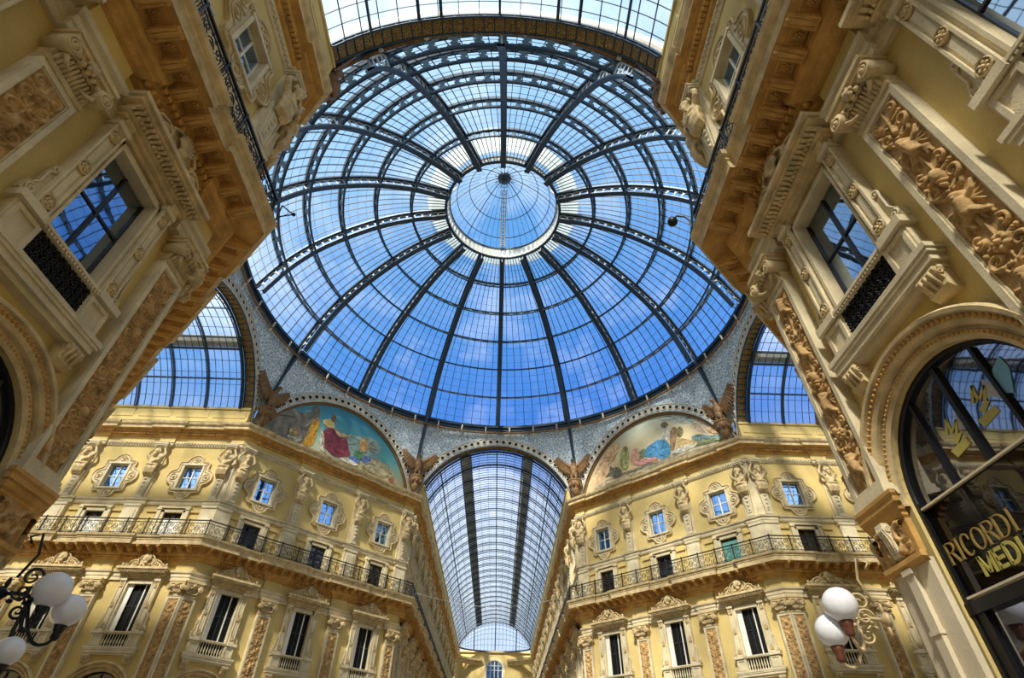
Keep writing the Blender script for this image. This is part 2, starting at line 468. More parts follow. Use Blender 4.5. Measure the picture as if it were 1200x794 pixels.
# ------------------------------------------------------------------ walls with real openings
def wall(name, b, segs):
    mb = MB()
    for i in segs:
        g = BL[b][i]; L = g['L']; _, ws = spots(b, i); ws = sorted(w for w in ws if 1.8 < w < L - 1.8)
        holes = []
        for w in ws:
            for hw, z0, z1 in (WIN, DOOR, ATT): holes.append((w - hw, w + hw, z0, z1))
            holes.append((w - ARCH_R, w + ARCH_R, 0, ARCH_Z + ARCH_R))
        xs = sorted({0, L, *[x for h in holes for x in h[:2]]}); zs = sorted({0, Z_TOP, *[z for h in holes for z in h[2:]]})
        m = MB()
        for a, c in zip(xs, xs[1:]):
            for lo, hi in zip(zs, zs[1:]):
                x, z = (a + c) / 2, (lo + hi) / 2
                if any(h[0] < x < h[1] and h[2] < z < h[3] for h in holes): continue
                m.add([(a, 0, lo), (c, 0, lo), (c, 0, hi), (a, 0, hi)], [(0, 1, 2, 3)])
        D = .38
        for x0, x1, z0, z1 in holes:
            if z0 > 0:
                m.add([(x0, 0, z0), (x1, 0, z0), (x1, 0, z1), (x0, 0, z1), (x0, D, z0), (x1, D, z0), (x1, D, z1), (x0, D, z1)],
                      [(0, 4, 5, 1), (1, 5, 6, 2), (2, 6, 7, 3), (3, 7, 4, 0)])
            else:
                cx = (x0 + x1) / 2; ar = arc(cx, ARCH_Z, ARCH_R, 0, PI, 24); top = ARCH_Z + ARCH_R
                for p, q in zip(ar, ar[1:]):
                    m.add([(p[0], 0, p[1]), (q[0], 0, q[1]), (q[0], 0, top), (p[0], 0, top)], [(0, 1, 2, 3)])
                full = [(x1, 0)] + ar + [(x0, 0)]
                for p, q in zip(full, full[1:]):
                    m.add([(p[0], 0, p[1]), (q[0], 0, q[1]), (q[0], D, q[1]), (p[0], D, p[1])], [(0, 1, 2, 3)])
        mb.merge(m, fm(g, 0))
    return structure(mb.build(name, M['plaster']))
wall('wall_far_left', 'FL', (0, 1, 2)); wall('wall_far_right', 'FR', (0, 1, 2))
wall('wall_near_left', 'NL', (0, 1, 2)); wall('wall_near_right', 'NR', (0, 1, 2))
fl = MB(); fl.add([(-46, -61, 0), (46, -61, 0), (46, 84, 0), (-46, 84, 0)], [(0, 1, 2, 3)])
structure(fl.build('floor', M['floor']))

def shift(mb, zb):
    mb.v = [(x, y, z - zb) for x, y, z in mb.v]; return mb
class Kit:
    """collects the parts of one thing; z given from the ground, the thing stands at zb"""
    def __init__(s, name, label, cat, mx, zb, group=None):
        s.zb = zb; s.root = thing(name, label, cat, mx @ Matrix.Translation((0, 0, zb)), group)
    def part(s, name, mb, mats, parent=None, label=None):
        return shift(mb, s.zb).build(name, mats, parent or s.root, None, label)
    def inst(s, name, data, x, y, z, parent=None, sx=1, sy=1, sz=1, label=None, rz=0):
        o = link(name, data, parent or s.root, Matrix.Translation((x, y, z - s.zb)) @ Matrix.Rotation(rz, 4, 'Z') @ Matrix.Diagonal((sx, sy, sz, 1)), label)
        return o

# shared small meshes
def rosette_mesh(R=.14):
    m = MB(); m.lathe([(R, 0), (R, .05), (R * .86, .07), (R * .8, .03)], 14, axis='y')
    for k in range(6): m.sphere((R * .48 * cos(k * PI / 3), -.04, R * .48 * sin(k * PI / 3)), (R * .26, .035, R * .26), 7, 5)
    m.sphere((0, -.05, 0), (R * .25, .05, R * .25), 7, 5)
    return m.mesh('rosette', M['carved'])
ROS = rosette_mesh()

# ------------------------------------------------------------------ tall window
def make_window(mx, label, group=None, opened=False):
    k = Kit('pedimented_window', label, 'window', mx, 7.3, group)
    # ledge on brackets
    m = MB()
    for (w, o, z0, z1) in ((1.50, .33, 8.0, 8.1), (1.47, .31, 7.93, 8.0), (1.42, .28, 7.8, 7.93), (1.36, .2, 7.7, 7.8)): m.box(-w, w, -o, .02, z0, z1)
    k.part('ledge', m, M['stone'])
    for sx in (-1, 1):
        m = MB(); prof = [(0, 7.72), (-.28, 7.72), (-.31, 7.66), (-.28, 7.58), (-.24, 7.54), (-.2, 7.46), (-.22, 7.38), (-.12, 7.3), (0, 7.3)]
        m.prismx(prof, sx * 1.15 - .19, sx * 1.15 + .19)
        # side scrolls
        for q in (-1, 1):
            pts = [(sx * 1.15 + q * .195, -.21 + a, 7.62 + c) for a, c in spiral_pts((0, 0), .085, 0, 1.6, 1, 16)]
            m.tube(pts, .02, 5)
        for q in range(3): m.cyl((sx * 1.15 - .1 + .1 * q, -.31, 7.66), (sx * 1.15 - .1 + .1 * q, -.2, 7.38), .03, .02, 6)
        k.part('bracket', m, M['carved'])
    # pedestals, rail, grille
    for sx in (-1, 1):
        m = MB(); x0, x1 = sorted((sx * .72, sx * 1.34))
        m.box(x0, x1, -.2, .02, 8.1, 8.74)
        m.ring([(x0 + .04, 8.14), (x1 - .04, 8.14), (x1 - .04, 8.7), (x0 + .04, 8.7)], [(x0 + .12, 8.22), (x1 - .12, 8.22), (x1 - .12, 8.62), (x0 + .12, 8.62)], -.2, -.24)
        k.part('pedestal', m, M['stone'])
    m = MB(); m.box(-1.42, 1.42, -.28, .02, 8.80, 8.86); m.box(-1.38, 1.38, -.24, .02, 8.74, 8.80)
    for i in range(34): m.box(-1.36 + i * .0815, -1.36 + i * .0815 + .045, -.27, -.2, 8.745, 8.80)
    for sx in (-1, 1): m.box(sx * 1.12 - .3, sx * 1.12 + .3, -.31, .02, 8.74, 8.9)
    k.part('rail', m, M['stone'])
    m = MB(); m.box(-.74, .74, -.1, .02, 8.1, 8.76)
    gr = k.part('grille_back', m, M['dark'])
    m = MB(); rg = random.Random(3)
    if opened:
        for i in range(9):
            x = -.64 + i * .16
            m.lathe([(.045, 8.1), (.045, 8.16), (.022, 8.2), (.05, 8.34), (.024, 8.52), (.022, 8.66), (.045, 8.7), (.045, 8.75)], 7, (x, -.15, 0))
    for i in range(0 if opened else 10):
        for j in range(5):
            cx, cz = -.66 + i * .147, 8.165 + j * .13
            m.tube([(cx + .058 * cos(a * PI / 4), -.165 - .03 * ((a + i + j) % 2), cz + .058 * sin(a * PI / 4)) for a in range(8)], .016, 4, True)
            m.sphere((cx, -.18, cz), .028, 5, 4)
    for i in range(0 if opened else 11): m.cyl((-.735 + i * .147, -.155, 8.1), (-.735 + i * .147, -.155, 8.75), .014, n=4)
    k.part('balustrade' if opened else 'iron_grille', m, M['stone'] if opened else M['black'], label='pale turned balusters' if opened else 'dark wrought iron grille')
    # architrave, side strips with rosettes, ears
    m = MB()
    for sx in (-1, 1):
        x0, x1 = sorted((sx * .72, sx * .84)); m.box(x0, x1, -.16, .02, 8.9, 11.6)
        x0, x1 = sorted((sx * .70, sx * .76)); m.box(x0, x1, -.2, .3, 8.9, 11.5)
    m.box(-.84, .84, -.16, .02, 11.42, 11.6); m.box(-.76, .76, -.2, .3, 11.40, 11.47)
    k.part('architrave', m, M['stone'])
    for sx in (-1, 1):
        m = MB(); x0, x1 = sorted((sx * .84, sx * 1.16)); m.box(x0, x1, -.2, .02, 8.9, 11.62)
        for a, c in ((x0, x0 + .045), (x1 - .045, x1)): m.box(a, c, -.25, -.2, 8.95, 11.58)
        m.box(x0, x1, -.26, .02, 8.9, 8.97); m.box(x0 - .03, x1 + .03, -.3, .02, 11.55, 11.68)
        m.frustum(x0 + .08, x1 - .08, 9.3, 10.05, -.2, -.22, .02); m.frustum(x0 + .08, x1 - .08, 10.4, 11.15, -.2, -.22, .02)
        # ear: double scroll leaning on the strip
        ex = sx * 1.16
        out = [(ex, 8.95), (ex + sx * .26, 8.95), (ex + sx * .24, 9.18), (ex + sx * .1, 9.3), (ex + sx * .1, 9.6), (ex + sx * .06, 9.85), (ex, 9.95)]
        m.prism(out, -.02, -.14)
        m.tube(xz(spiral_pts((ex + sx * .14, 9.07), .1, PI / 2, 1.6, -sx, 18), -.16), .024, 5)
        m.tube(xz([(ex + sx * .2, 9.16), (ex + sx * .12, 9.32), (ex + sx * .12, 9.6)] + spiral_pts((ex + sx * .06, 9.74), .08, 0, 1.3, sx, 14), -.16), .024, 5)
        st = k.part('side_strip', m, M['stone'])
        for z in (9.12, 10.22, 11.32): k.inst('rosette', ROS, sx * 1.0, -.2, z, st)
    # entablature
    m = MB(); m.box(-1.2, 1.2, -.2, .02, 11.68, 11.9)
    for (w, o, z0, z1) in ((1.26, .30, 11.80, 11.88), (1.34, .40, 11.88, 11.96), (1.46, .64, 12.02, 12.12), (1.52, .72, 12.12, 12.24)): m.box(-w, w, -o, .02, z0, z1)
    for i in range(26): m.sphere((-1.3 + i * .104, -.43, 11.95), (.042, .06, .055), 6, 5)
    for i in range(22): m.box(-1.34 + i * .124, -1.34 + i * .124 + .07, -.6, -.3, 11.95, 12.04)
    for sx in (-1, 1):
        m.prismx([(-.2, 11.62), (-.3, 11.7), (-.34, 11.84), (-.2, 11.9)], sx * 1.0 - .13, sx * 1.0 + .13)
    k.part('entablature', m, M['carved'])
    # crest: shell between scrolls
    m = MB()
    out = [(-1.38, 12.24), (1.38, 12.24), (1.3, 12.36), (1.05, 12.42), (.85, 12.62), (.5, 12.74), (.3, 12.92), (.12, 13.04), (-.12, 13.04), (-.3, 12.92), (-.5, 12.74), (-.85, 12.62), (-1.05, 12.42), (-1.3, 12.36)]
    m.prism(out, -.02, -.14)
    for sx in (-1, 1):
        m.tube(xz(spiral_pts((sx * .62, 12.46), .2, PI / 2, 1.7, sx, 26), -.2), [.045 - .001 * i for i in range(27)], 6)
        m.tube(xz(spiral_pts((sx * 1.08, 12.35), .1, PI / 2, 1.5, -sx, 18), -.2), .03, 5)
        m.tube([(sx * .42, -.2, 12.56), (sx * .5, -.22, 12.72), (sx * .34, -.22, 12.88), (sx * .2, -.2, 12.94)], .04, 6)
        m.tube([(sx * .98, -.2, 12.40), (sx * .88, -.2, 12.58), (sx * .64, -.2, 12.68)], .035, 6)
        m.sphere((sx * .62, -.2, 12.46), .06, 8, 6); m.sphere((sx * 1.3, -.2, 12.36), (.07, .07, .12), 8, 6)
        m.sphere((sx * .26, -.2, 12.4), (.1, .06, .07), 8, 6)
    for i in range(9):
        a = PI * (.08 + .84 * i / 8)
        m.tube([(0, -.2, 12.52), (.16 * cos(a), -.27, 12.62 + .14 * sin(a)), (.25 * cos(a), -.24, 12.66 + .36 * sin(a))], [.03, .045, .05], 6)
    m.sphere((0, -.24, 12.5), (.13, .1, .1), 9, 6); m.tube(xz(spiral_pts((0, 12.36), .09, 0, 1.2, 1, 12), -.2), .03, 5)
    m.v = [(x, y - (.34 if y < .1 else 0), z) for x, y, z in m.v]
    k.part('crest', m, M['carved'], label='carved crest with shell and scrolls')
    # sash and panes
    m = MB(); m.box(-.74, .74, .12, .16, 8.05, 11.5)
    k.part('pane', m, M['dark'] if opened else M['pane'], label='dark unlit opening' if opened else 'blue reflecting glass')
    if opened:
        for x0, x1, y in ((-.70, -.38, -.02), (.28, .35, .05)):
            m = MB(); m.box(x0, x1, y, y + .05, 8.78, 11.4); k.part('shutter', m, M['white'], label='white folded shutter')
    m = MB()
    for x0, x1 in ((-.72, -.67), (-.025, .025), (.67, .72)): m.box(x0, x1, .07, .13, 8.1, 11.45)
    for z in (8.1, 10.2, 11.4): m.box(-.7, .7, .085, .13, z, z + .05)
    k.part('sash', m, M['sash'])
    return k.root

# ------------------------------------------------------------------ balcony door
def make_door(mx, label, group=None):
    k = Kit('french_window', label, 'door', mx, Z_BAL, group)
    m = MB()
    for sx in (-1, 1):
        x0, x1 = sorted((sx * .6, sx * .8)); m.box(x0, x1, -.12, .02, Z_BAL, 15.98)
        x0, x1 = sorted((sx * .8, sx * 1.02)); m.box(x0, x1, -.2, .02, Z_BAL, 16.1); m.box(x0 - .03, x1 + .03, -.26, .02, 15.98, 16.1)
    m.box(-.8, .8, -.12, .02, 15.84, 16.0); m.box(-1.05, 1.05, -.2, .02, 16.1, 16.22)
    k.part('door_frame', m, M['stone'])
    for sx in (-1, 1):
        m = MB(); x0, x1 = sorted((sx * 1.14, sx * 1.72))
        m.frustum(x0, x1, 14.35, 15.75, 0, -.06, .03); m.box(x0 - .05, x1 + .05, -.12, .02, 15.85, 15.98)
        k.part('side_panel', m, M['plaster'])
    m = MB(); m.box(-.64, .64, .15, .2, Z_BAL, 15.87); k.part('pane', m, M['pane_dark'])
    for sx in (-1, 1):
        m = MB(); x0, x1 = sorted((sx * .02, sx * .6))
        m.ring([(x0, Z_BAL + .02), (x1, Z_BAL + .02), (x1, 15.83), (x0, 15.83)], [(x0 + .07, Z_BAL + .4), (x1 - .07, Z_BAL + .4), (x1 - .07, 15.76), (x0 + .07, 15.76)], .15, .09)
        m.box(x0 + .06, x1 - .06, .1, .14, 15.0, 15.05)
        k.part('leaf', m, M['sash'])
    return k.root

# ------------------------------------------------------------------ attic window in a lobed frame
def lobed(n=72, grow=0.):
    hw, z0, z1 = 1.06 + grow, 17.2 - grow, 19.48 + grow; cz = (z0 + z1) / 2; r = .56 + grow
    out = []
    for i in range(n):
        a = 2 * PI * i / n; dx, dz = cos(a), sin(a); best = 0
        t = min(hw / max(abs(dx), 1e-6), (z1 - cz) / max(abs(dz), 1e-6)); best = t
        for cx, cc, rr in ((1.0, 0, r), (-1.0, 0, r), (0, z1 - grow - cz - .08, r), (0, -(z1 - grow - cz - .08), r)):
            bq = dx * cx + dz * cc; disc = bq * bq - (cx * cx + cc * cc - rr * rr)
            if disc > 0: best = max(best, bq + math.sqrt(disc))
        out.append((dx * best, cz + dz * best))
    return out
def make_attic(mx, label, group=None):
    k = Kit('lobed_attic_window', label, 'window', mx, 16.9, group)
    O, I = lobed(), []
    hw, z0, z1 = ATT; cz = (17.2 + 19.48) / 2
    for i in range(72):
        a = 2 * PI * i / 72; dx, dz = cos(a), sin(a)
        t = min(hw / max(abs(dx), 1e-6), ((z1 - cz) if dz > 0 else (cz - z0)) / max(abs(dz), 1e-6))
        I.append((dx * t, cz + dz * t))
    m = MB(); m.ring(O, I, .02, -.10)
    k.part('surround', m, M['stone'])
    m = MB(); m.tube(xz(lobed(72, -.03), -.12), .05, 6, True)
    m.tube(xz(lobed(72, -.2), -.12), .03, 5, True)
    for cx, cc in ((1.18, 0), (-1.18, 0), (0, 1.28), (0, -1.2)):
        m.tube(xz(spiral_pts((cx * .93 - .0, cz + cc), .22, 0, 1.0, 1, 18, .9), -.12), .035, 5, True)
        m.sphere((cx * .93, -.12, cz + cc), (.1, .07, .1), 8, 6)
    for sx in (-1, 1):
        for sz in (-1, 1):
            m.tube(xz(spiral_pts((sx * .88, cz + sz * .98), .11, 0, 1.4, sx * sz, 16), -.13), .025, 5)
    k.part('moulding', m, M['carved'])
    m = MB()
    for sx in (-1, 1):
        x0, x1 = sorted((sx * .62, sx * .76)); m.box(x0, x1, -.17, .3, z0 - .04, z1 + .1)
    m.box(-.8, .8, -.2, .3, z1 - .02, z1 + .12); m.box(-.8, .8, -.2, .3, z0 - .1, z0 + .03)
    k.part('inner_frame', m, M['stone'])
    m = MB(); m.box(-.68, .68, .14, .2, z0 - .05, z1 + .05); k.part('pane', m, M['pane_attic'], label='blue reflecting glass')
    m = MB()
    for x0, x1 in ((-.66, -.58), (-.04, .04), (.58, .66)): m.box(x0, x1, .08, .15, z0, z1)
    for z in (z0, (z0 + z1) / 2, z1 - .07): m.box(-.64, .64, .09, .15, z, z + .05)
    k.part('sash', m, M['white'])
    return k.root

# ------------------------------------------------------------------ pilasters
def pil_shaft(x0, x1, zb=5.56, zt=10.75):
    m = MB(); m.box(x0, x1, -.2, .02, zb, zt)
    m.ring([(x0, zb), (x1, zb), (x1, zt), (x0, zt)], [(x0 + .1, zb + .28), (x1 - .1, zb + .28), (x1 - .1, zt - .12), (x0 + .1, zt - .12)], -.2, -.27)
    m.ring([(x0 + .1, zb + .28), (x1 - .1, zb + .28), (x1 - .1, zt - .12), (x0 + .1, zt - .12)], [(x0 + .13, zb + .31), (x1 - .13, zb + .31), (x1 - .13, zt - .15), (x0 + .13, zt - .15)], -.2, -.245)
    m.box(x0 - .05, x1 + .05, -.32, .02, zb, zb + .12); m.box(x0 - .03, x1 + .03, -.3, .02, zb + .12, zb + .2)
    return m
def capital(w):
    """scrolled capital: leaf bell, egg row, a pair of volutes rolled forward, slab on top"""
    m = MB(); h = w / 2
    m.box(-h + .02, h - .02, -.3, .02, 10.75, 10.86)
    m.prismx([(0, 10.86), (-.24, 10.86), (-.27, 11.0), (-.36, 11.2), (-.42, 11.32), (0, 11.32)], -h + .02, h - .02)
    n = int(w / .085)
    for i in range(n):
        x = -h + .08 + (w - .16) * (i + .5) / n
        m.tube([(x, -.27, 10.88), (x, -.32, 11.0), (x, -.40, 11.14)], [.035, .04, .02], 6)
    for i in range(5):
        x = (i - 2) * w * .15; m.sphere((x, -.45, 11.24), (.055, .06, .075), 8, 6)
        m.tube([(x + .075 * cos(a), -.43, 11.25 + .1 * sin(a)) for a in [PI * (1 + q / 6) for q in range(7)]], .014, 4)
    m.box(-h, h, -.44, .02, 11.3, 11.4)
    for sx in (-1, 1):
        c = (sx * (h - .02), 11.2)
        m.cyl((c[0], -.52, c[1]), (c[0], -.05, c[1]), .17, .13, 16)
        m.tube(xz(spiral_pts(c, .155, PI / 2, 2.2, -sx, 30), -.53), .024, 5)
        m.sphere((c[0], -.54, c[1]), .045, 8, 6)
        m.tube([(sx * (h - .1), -.45, 11.02), (sx * (h - .2), -.42, 10.94), (sx * (h - .34), -.38, 10.92)], [.05, .04, .02], 6)
    m.sphere((0, -.5, 11.36), (.12, .07, .1), 9, 6)
    for i in range(6): m.sphere((.1 * cos(i * PI / 3), -.5, 11.36 + .1 * sin(i * PI / 3)), (.05, .05, .05), 6, 5)
    m.box(-h - .06, h + .06, -.5, .02, 11.4, 11.5); m.box(-h - .1, h + .1, -.54, .02, 11.5, 11.6)
    return m
REL = {}
def relief_mesh(key, w, h, res, seed, putti, mat='relief'):
    if key not in REL:
        m = MB(); arabesque(w, h, res, seed, putti).build(m)
        REL[key] = m.mesh('relief_panel', M[mat])
    return REL[key]
CAPM = {}
def cap_mesh(w):
    if w not in CAPM: CAPM[w] = capital(w).mesh('capital', M['carved'])
    return CAPM[w]
def make_pilaster(mx, label, seed=1, res=.02, putti=False, group=None):
    k = Kit('carved_pilaster', label, 'pilaster', mx, 5.56, group)
    k.part('shaft', pil_shaft(-.46, .46), M['stone'])
    k.inst('relief_panel', relief_mesh(('p', seed, res, putti), .66, 4.78, res, seed, putti), 0, -.215, 5.84)
    k.inst('capital', cap_mesh(.98), 0, 0, 0)
    return k.root
def make_corner_pilaster(mx, label, seed=1, res=.02, putti=False):
    """folded round the corner of two walls"""
    k = Kit('folded_corner_pilaster', label, 'pilaster', mx, 5.56)
    R2 = Matrix.Rotation(PI / 4, 4, 'Z')
    rm = relief_mesh(('c', seed, res, putti), .56, 4.78, res, seed, putti)
    for q in (0, 1):
        T = R2 if q else Matrix.Identity(4)
        sgn = 1 if q else -1
        x0, x1 = sorted((-sgn * .09, sgn * .74))
        o = k.part('shaft', pil_shaft(x0, x1), M['stone']); o.matrix_basis = T
        c = sgn * .325
        for nm, dat, sc, z in (('relief_panel', rm, 1, 5.84), ('capital', cap_mesh(.98), .84, 0)):
            o = k.inst(nm, dat, 0, 0, 0); o.matrix_basis = T @ Matrix.Translation((c, -.215 if nm == 'relief_panel' else 0, z - 5.56)) @ Matrix.Diagonal((sc, 1, 1, 1))
    return k.root

# ------------------------------------------------------------------ attic statues: bearded figures growing out of tapering pedestals
def herm_meshes():
    ped = MB()
    ped.prism([(-.17, 16.8), (.17, 16.8), (.33, 18.6), (-.33, 18.6)], .02, -.3)
    ped.prism([(-.1, 17.0), (.1, 17.0), (.2, 18.3), (-.2, 18.3)], -.3, -.34)
    ped.box(-.24, .24, -.34, .02, 16.72, 16.84)
    for i in range(4):
        ped.sphere((0, -.36, 17.2 + i * .28), (.06 + .02 * i, .05, .09), 7, 5)
    b = MB()
    # torso, belly, shoulders
    b.sphere((0, -.42, 19.25), (.34, .25, .36), 14, 10); b.sphere((0, -.40, 18.85), (.29, .24, .34), 14, 10)
    b.sphere((-.15, -.56, 19.3), (.15, .1, .13), 10, 8); b.sphere((.15, -.56, 19.3), (.15, .1, .13), 10, 8)
    b.cyl((0, -.42, 19.45), (0, -.5, 19.8), .12, .11)
    # head bent forward, face, beard
    b.sphere((0, -.56, 19.95), (.17, .19, .22), 14, 10); b.sphere((0, -.73, 19.93), (.03, .06, .06), 8, 6)
    b.sphere((0, -.7, 20.02), (.13, .05, .03), 8, 6); b.sphere((0, -.7, 19.86), (.06, .04, .025), 8, 6)
    for sx in (-1, 1):
        b.sphere((sx * .17, -.56, 19.94), (.03, .05, .07), 8, 6)
        b.sphere((sx * .06, -.72, 19.985), (.03, .02, .02), 6, 5)
    b.tube([(0, -.66, 19.8), (0, -.68, 19.64), (0, -.64, 19.5)], [.12, .1, .04], 8)
    # arms raised to the beam and bent over the head
    for sx in (-1, 1):
        b.tube([(sx * .28, -.42, 19.42), (sx * .52, -.46, 19.62), (sx * .58, -.46, 19.78)], [.14, .115, .1], 8)
        b.tube([(sx * .58, -.46, 19.78), (sx * .44, -.44, 20.1), (sx * .30, -.42, 20.34)], [.1, .085, .065], 8)
        b.sphere((sx * .27, -.44, 20.4), (.09, .08, .06), 8, 6)
        for q in range(4): b.cyl((sx * (.22 + .035 * q), -.48, 20.42), (sx * (.2 + .035 * q), -.58, 20.38), .022, .016, 5)
    st = voxel(b, .035, M['carved'], 'figure')
    h = MB()
    for i in range(11):
        a = PI * (-.1 + 1.2 * i / 10)
        h.tube([(.15 * cos(a), -.5, 19.98 + .17 * sin(a)), (.2 * cos(a), -.56, 20.0 + .23 * sin(a)), (.21 * cos(a), -.46, 20.0 + .22 * sin(a))], [.05, .06, .04], 6)
    hm = voxel(h, .03, M['carved'], 'hair', 1)
    d = MB()
    for i in range(7):
        x = -.33 + .11 * i
        d.tube([(x, -.44 - .16 * cos(x * 4), 18.98 + .05 * sin(i * 2)), (x * .95, -.5 - .14 * cos(x * 4), 18.72), (x * .85, -.46 - .1 * cos(x * 4), 18.42), (x * .7, -.36, 18.2 + .08 * (i % 2))], [.075, .085, .08, .05], 7)
    d.tube([(-.38, -.4, 18.9), (-.2, -.66, 19.0), (.1, -.7, 18.94), (.38, -.42, 19.04)], .08, 8)
    d.tube([(.34, -.45, 19.45), (.15, -.66, 19.2), (-.2, -.66, 19.0)], .06, 8)
    dm = voxel(d, .035, M['carved'], 'drapery', 1)
    c = MB()
    c.box(-.42, .42, -.5, .02, 20.5, 20.6); c.box(-.36, .36, -.42, .02, 20.4, 20.5); c.box(-.46, .46, -.54, .02, 20.6, 20.7)
    for sx in (-1, 1): c.tube(xz(spiral_pts((sx * .34, 20.45), .09, PI / 2, 1.5, -sx, 16), -.46), .028, 5)
    return [('pedestal', ped.mesh('pedestal', M['stone'])), ('figure', st), ('hair', hm), ('drapery', dm), ('capital', c.mesh('statue_capital', M['stone']))]
HERM = herm_meshes()
def make_statue(mx, label, group=None):
    root = thing('atlas_statue', label, 'statue', mx @ Matrix.Translation((0, 0, 16.72)), group)
    for n, d in HERM: link(n, d, root, Matrix.Translation((0, 0, -16.72)))
    return root
def make_statue_pair(mx, label):
    root = thing('corner_atlas_group', label, 'statue', mx @ Matrix.Translation((0, 0, 16.72)))
    R2 = Matrix.Rotation(PI / 4, 4, 'Z')
    for q in (0, 1):
        T = (R2 if q else Matrix.Identity(4)) @ Matrix.Translation(((.5 if q else -.5), 0, -16.72))
        for n, d in HERM: link(n, d, root, T)
    return root
# ------------------------------------------------------------------ continuous mouldings
ARCHITRAVE = [(0, 11.62), (.10, 11.62), (.10, 11.80), (.14, 11.82), (.14, 12.0), (.22, 12.04), (.24, 12.14), (.08, 12.18)]
FRIEZE = [(.06, 12.14), (.06, 12.80)]
BED = [(.06, 12.76), (.18, 12.78), (.22, 12.86), (.30, 12.9), (.30, 12.98), (.40, 13.02), (.44, 13.12), (.44, 13.2), (.46, 13.2), (.46, 13.46)]
SOFFIT = [(.44, 13.45), (1.06, 13.45)]
CORONA = [(1.04, 13.44), (1.06, 13.42), (1.08, 13.66), (1.12, 13.7), (1.12, 13.76), (1.20, 13.82), (1.24, 13.94), (0, 13.95)]
def modillion():
    m = MB()
    pr = [(.02, 13.45), (.58, 13.45), (.6, 13.40), (.56, 13.33), (.46, 13.31), (.3, 13.24), (.12, 13.16), (.02, 13.14)]
    m.prismx([(-a, z) for a, z in pr], -.12, .12)
    for q in (-1, 1):
        m.tube([(q * .125, -.08 - a, 13.25 + c) for a, c in spiral_pts((0, 0), .075, 0, 1.4, 1, 12)], .018, 4)
        m.tube([(q * .125, -.5 - a, 13.385 + c) for a, c in spiral_pts((0, 0), .05, 0, 1.2, 1, 10)], .015, 4)
    m.tube([(0, -.06, 13.13), (0, -.3, 13.22), (0, -.5, 13.3), (0, -.6, 13.38)], [.04, .055, .06, .04], 6)
    for q in (-1, 1): m.tube([(q * .07, -.1, 13.16), (q * .08, -.3, 13.24), (q * .07, -.52, 13.33)], .03, 5)
    m.box(-.14, .14, -.62, 0, 13.42, 13.46)
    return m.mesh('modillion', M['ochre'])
def soffit_rosette():
    m = MB()
    m.ring([(-.16, -.22), (.16, -.22), (.16, .22), (-.16, .22)], [(-.12, -.18), (.12, -.18), (.12, .18), (-.12, .18)], 0, -.03)
    for k in range(6): m.sphere((.065 * cos(k * PI / 3), -.02, .065 * sin(k * PI / 3)), (.04, .03, .04), 6, 4)
    m.sphere((0, -.035, 0), (.035, .035, .035), 6, 4)
    mm = MB().merge(m, Matrix.Rotation(PI / 2, 4, 'X'))
    return mm.mesh('soffit_rosette', M['ochre'])
MODI, SROS = modillion(), soffit_rosette()
def carve_rows(mb, g, s0, s1, off, kind):
    M0 = fm(g, 0, 0, off); n = max(1, int((s1 - s0) / (.19 if kind == 'egg' else .17))); t = MB()
    for i in range(n):
        s = s0 + (s1 - s0) * (i + .5) / n
        if kind == 'egg': t.sphere((s, -.02, 0), (.07, .09, .10), 6, 5)
        elif kind == 'dent': t.box(s - .055, s + .055, -.12, .02, -.06, .06)
    mb.merge(t, M0)
def rng(b, i):
    """the stretch of each wall near the crossing"""
    L = BL[b][i]['L']
    if i == 1: return 0, L
    far = (b == 'FL' and i == 2) or (b == 'FR' and i == 0)
    n = 11. if not far else 65.
    return (0, min(L, n)) if ((b in ('FL', 'NL') and i == 2) or (b in ('FR', 'NR') and i == 2)) else (max(0, L - n), L)
NAMES = {'FL': 'far left building', 'FR': 'far right building', 'NL': 'near left building', 'NR': 'near right building'}
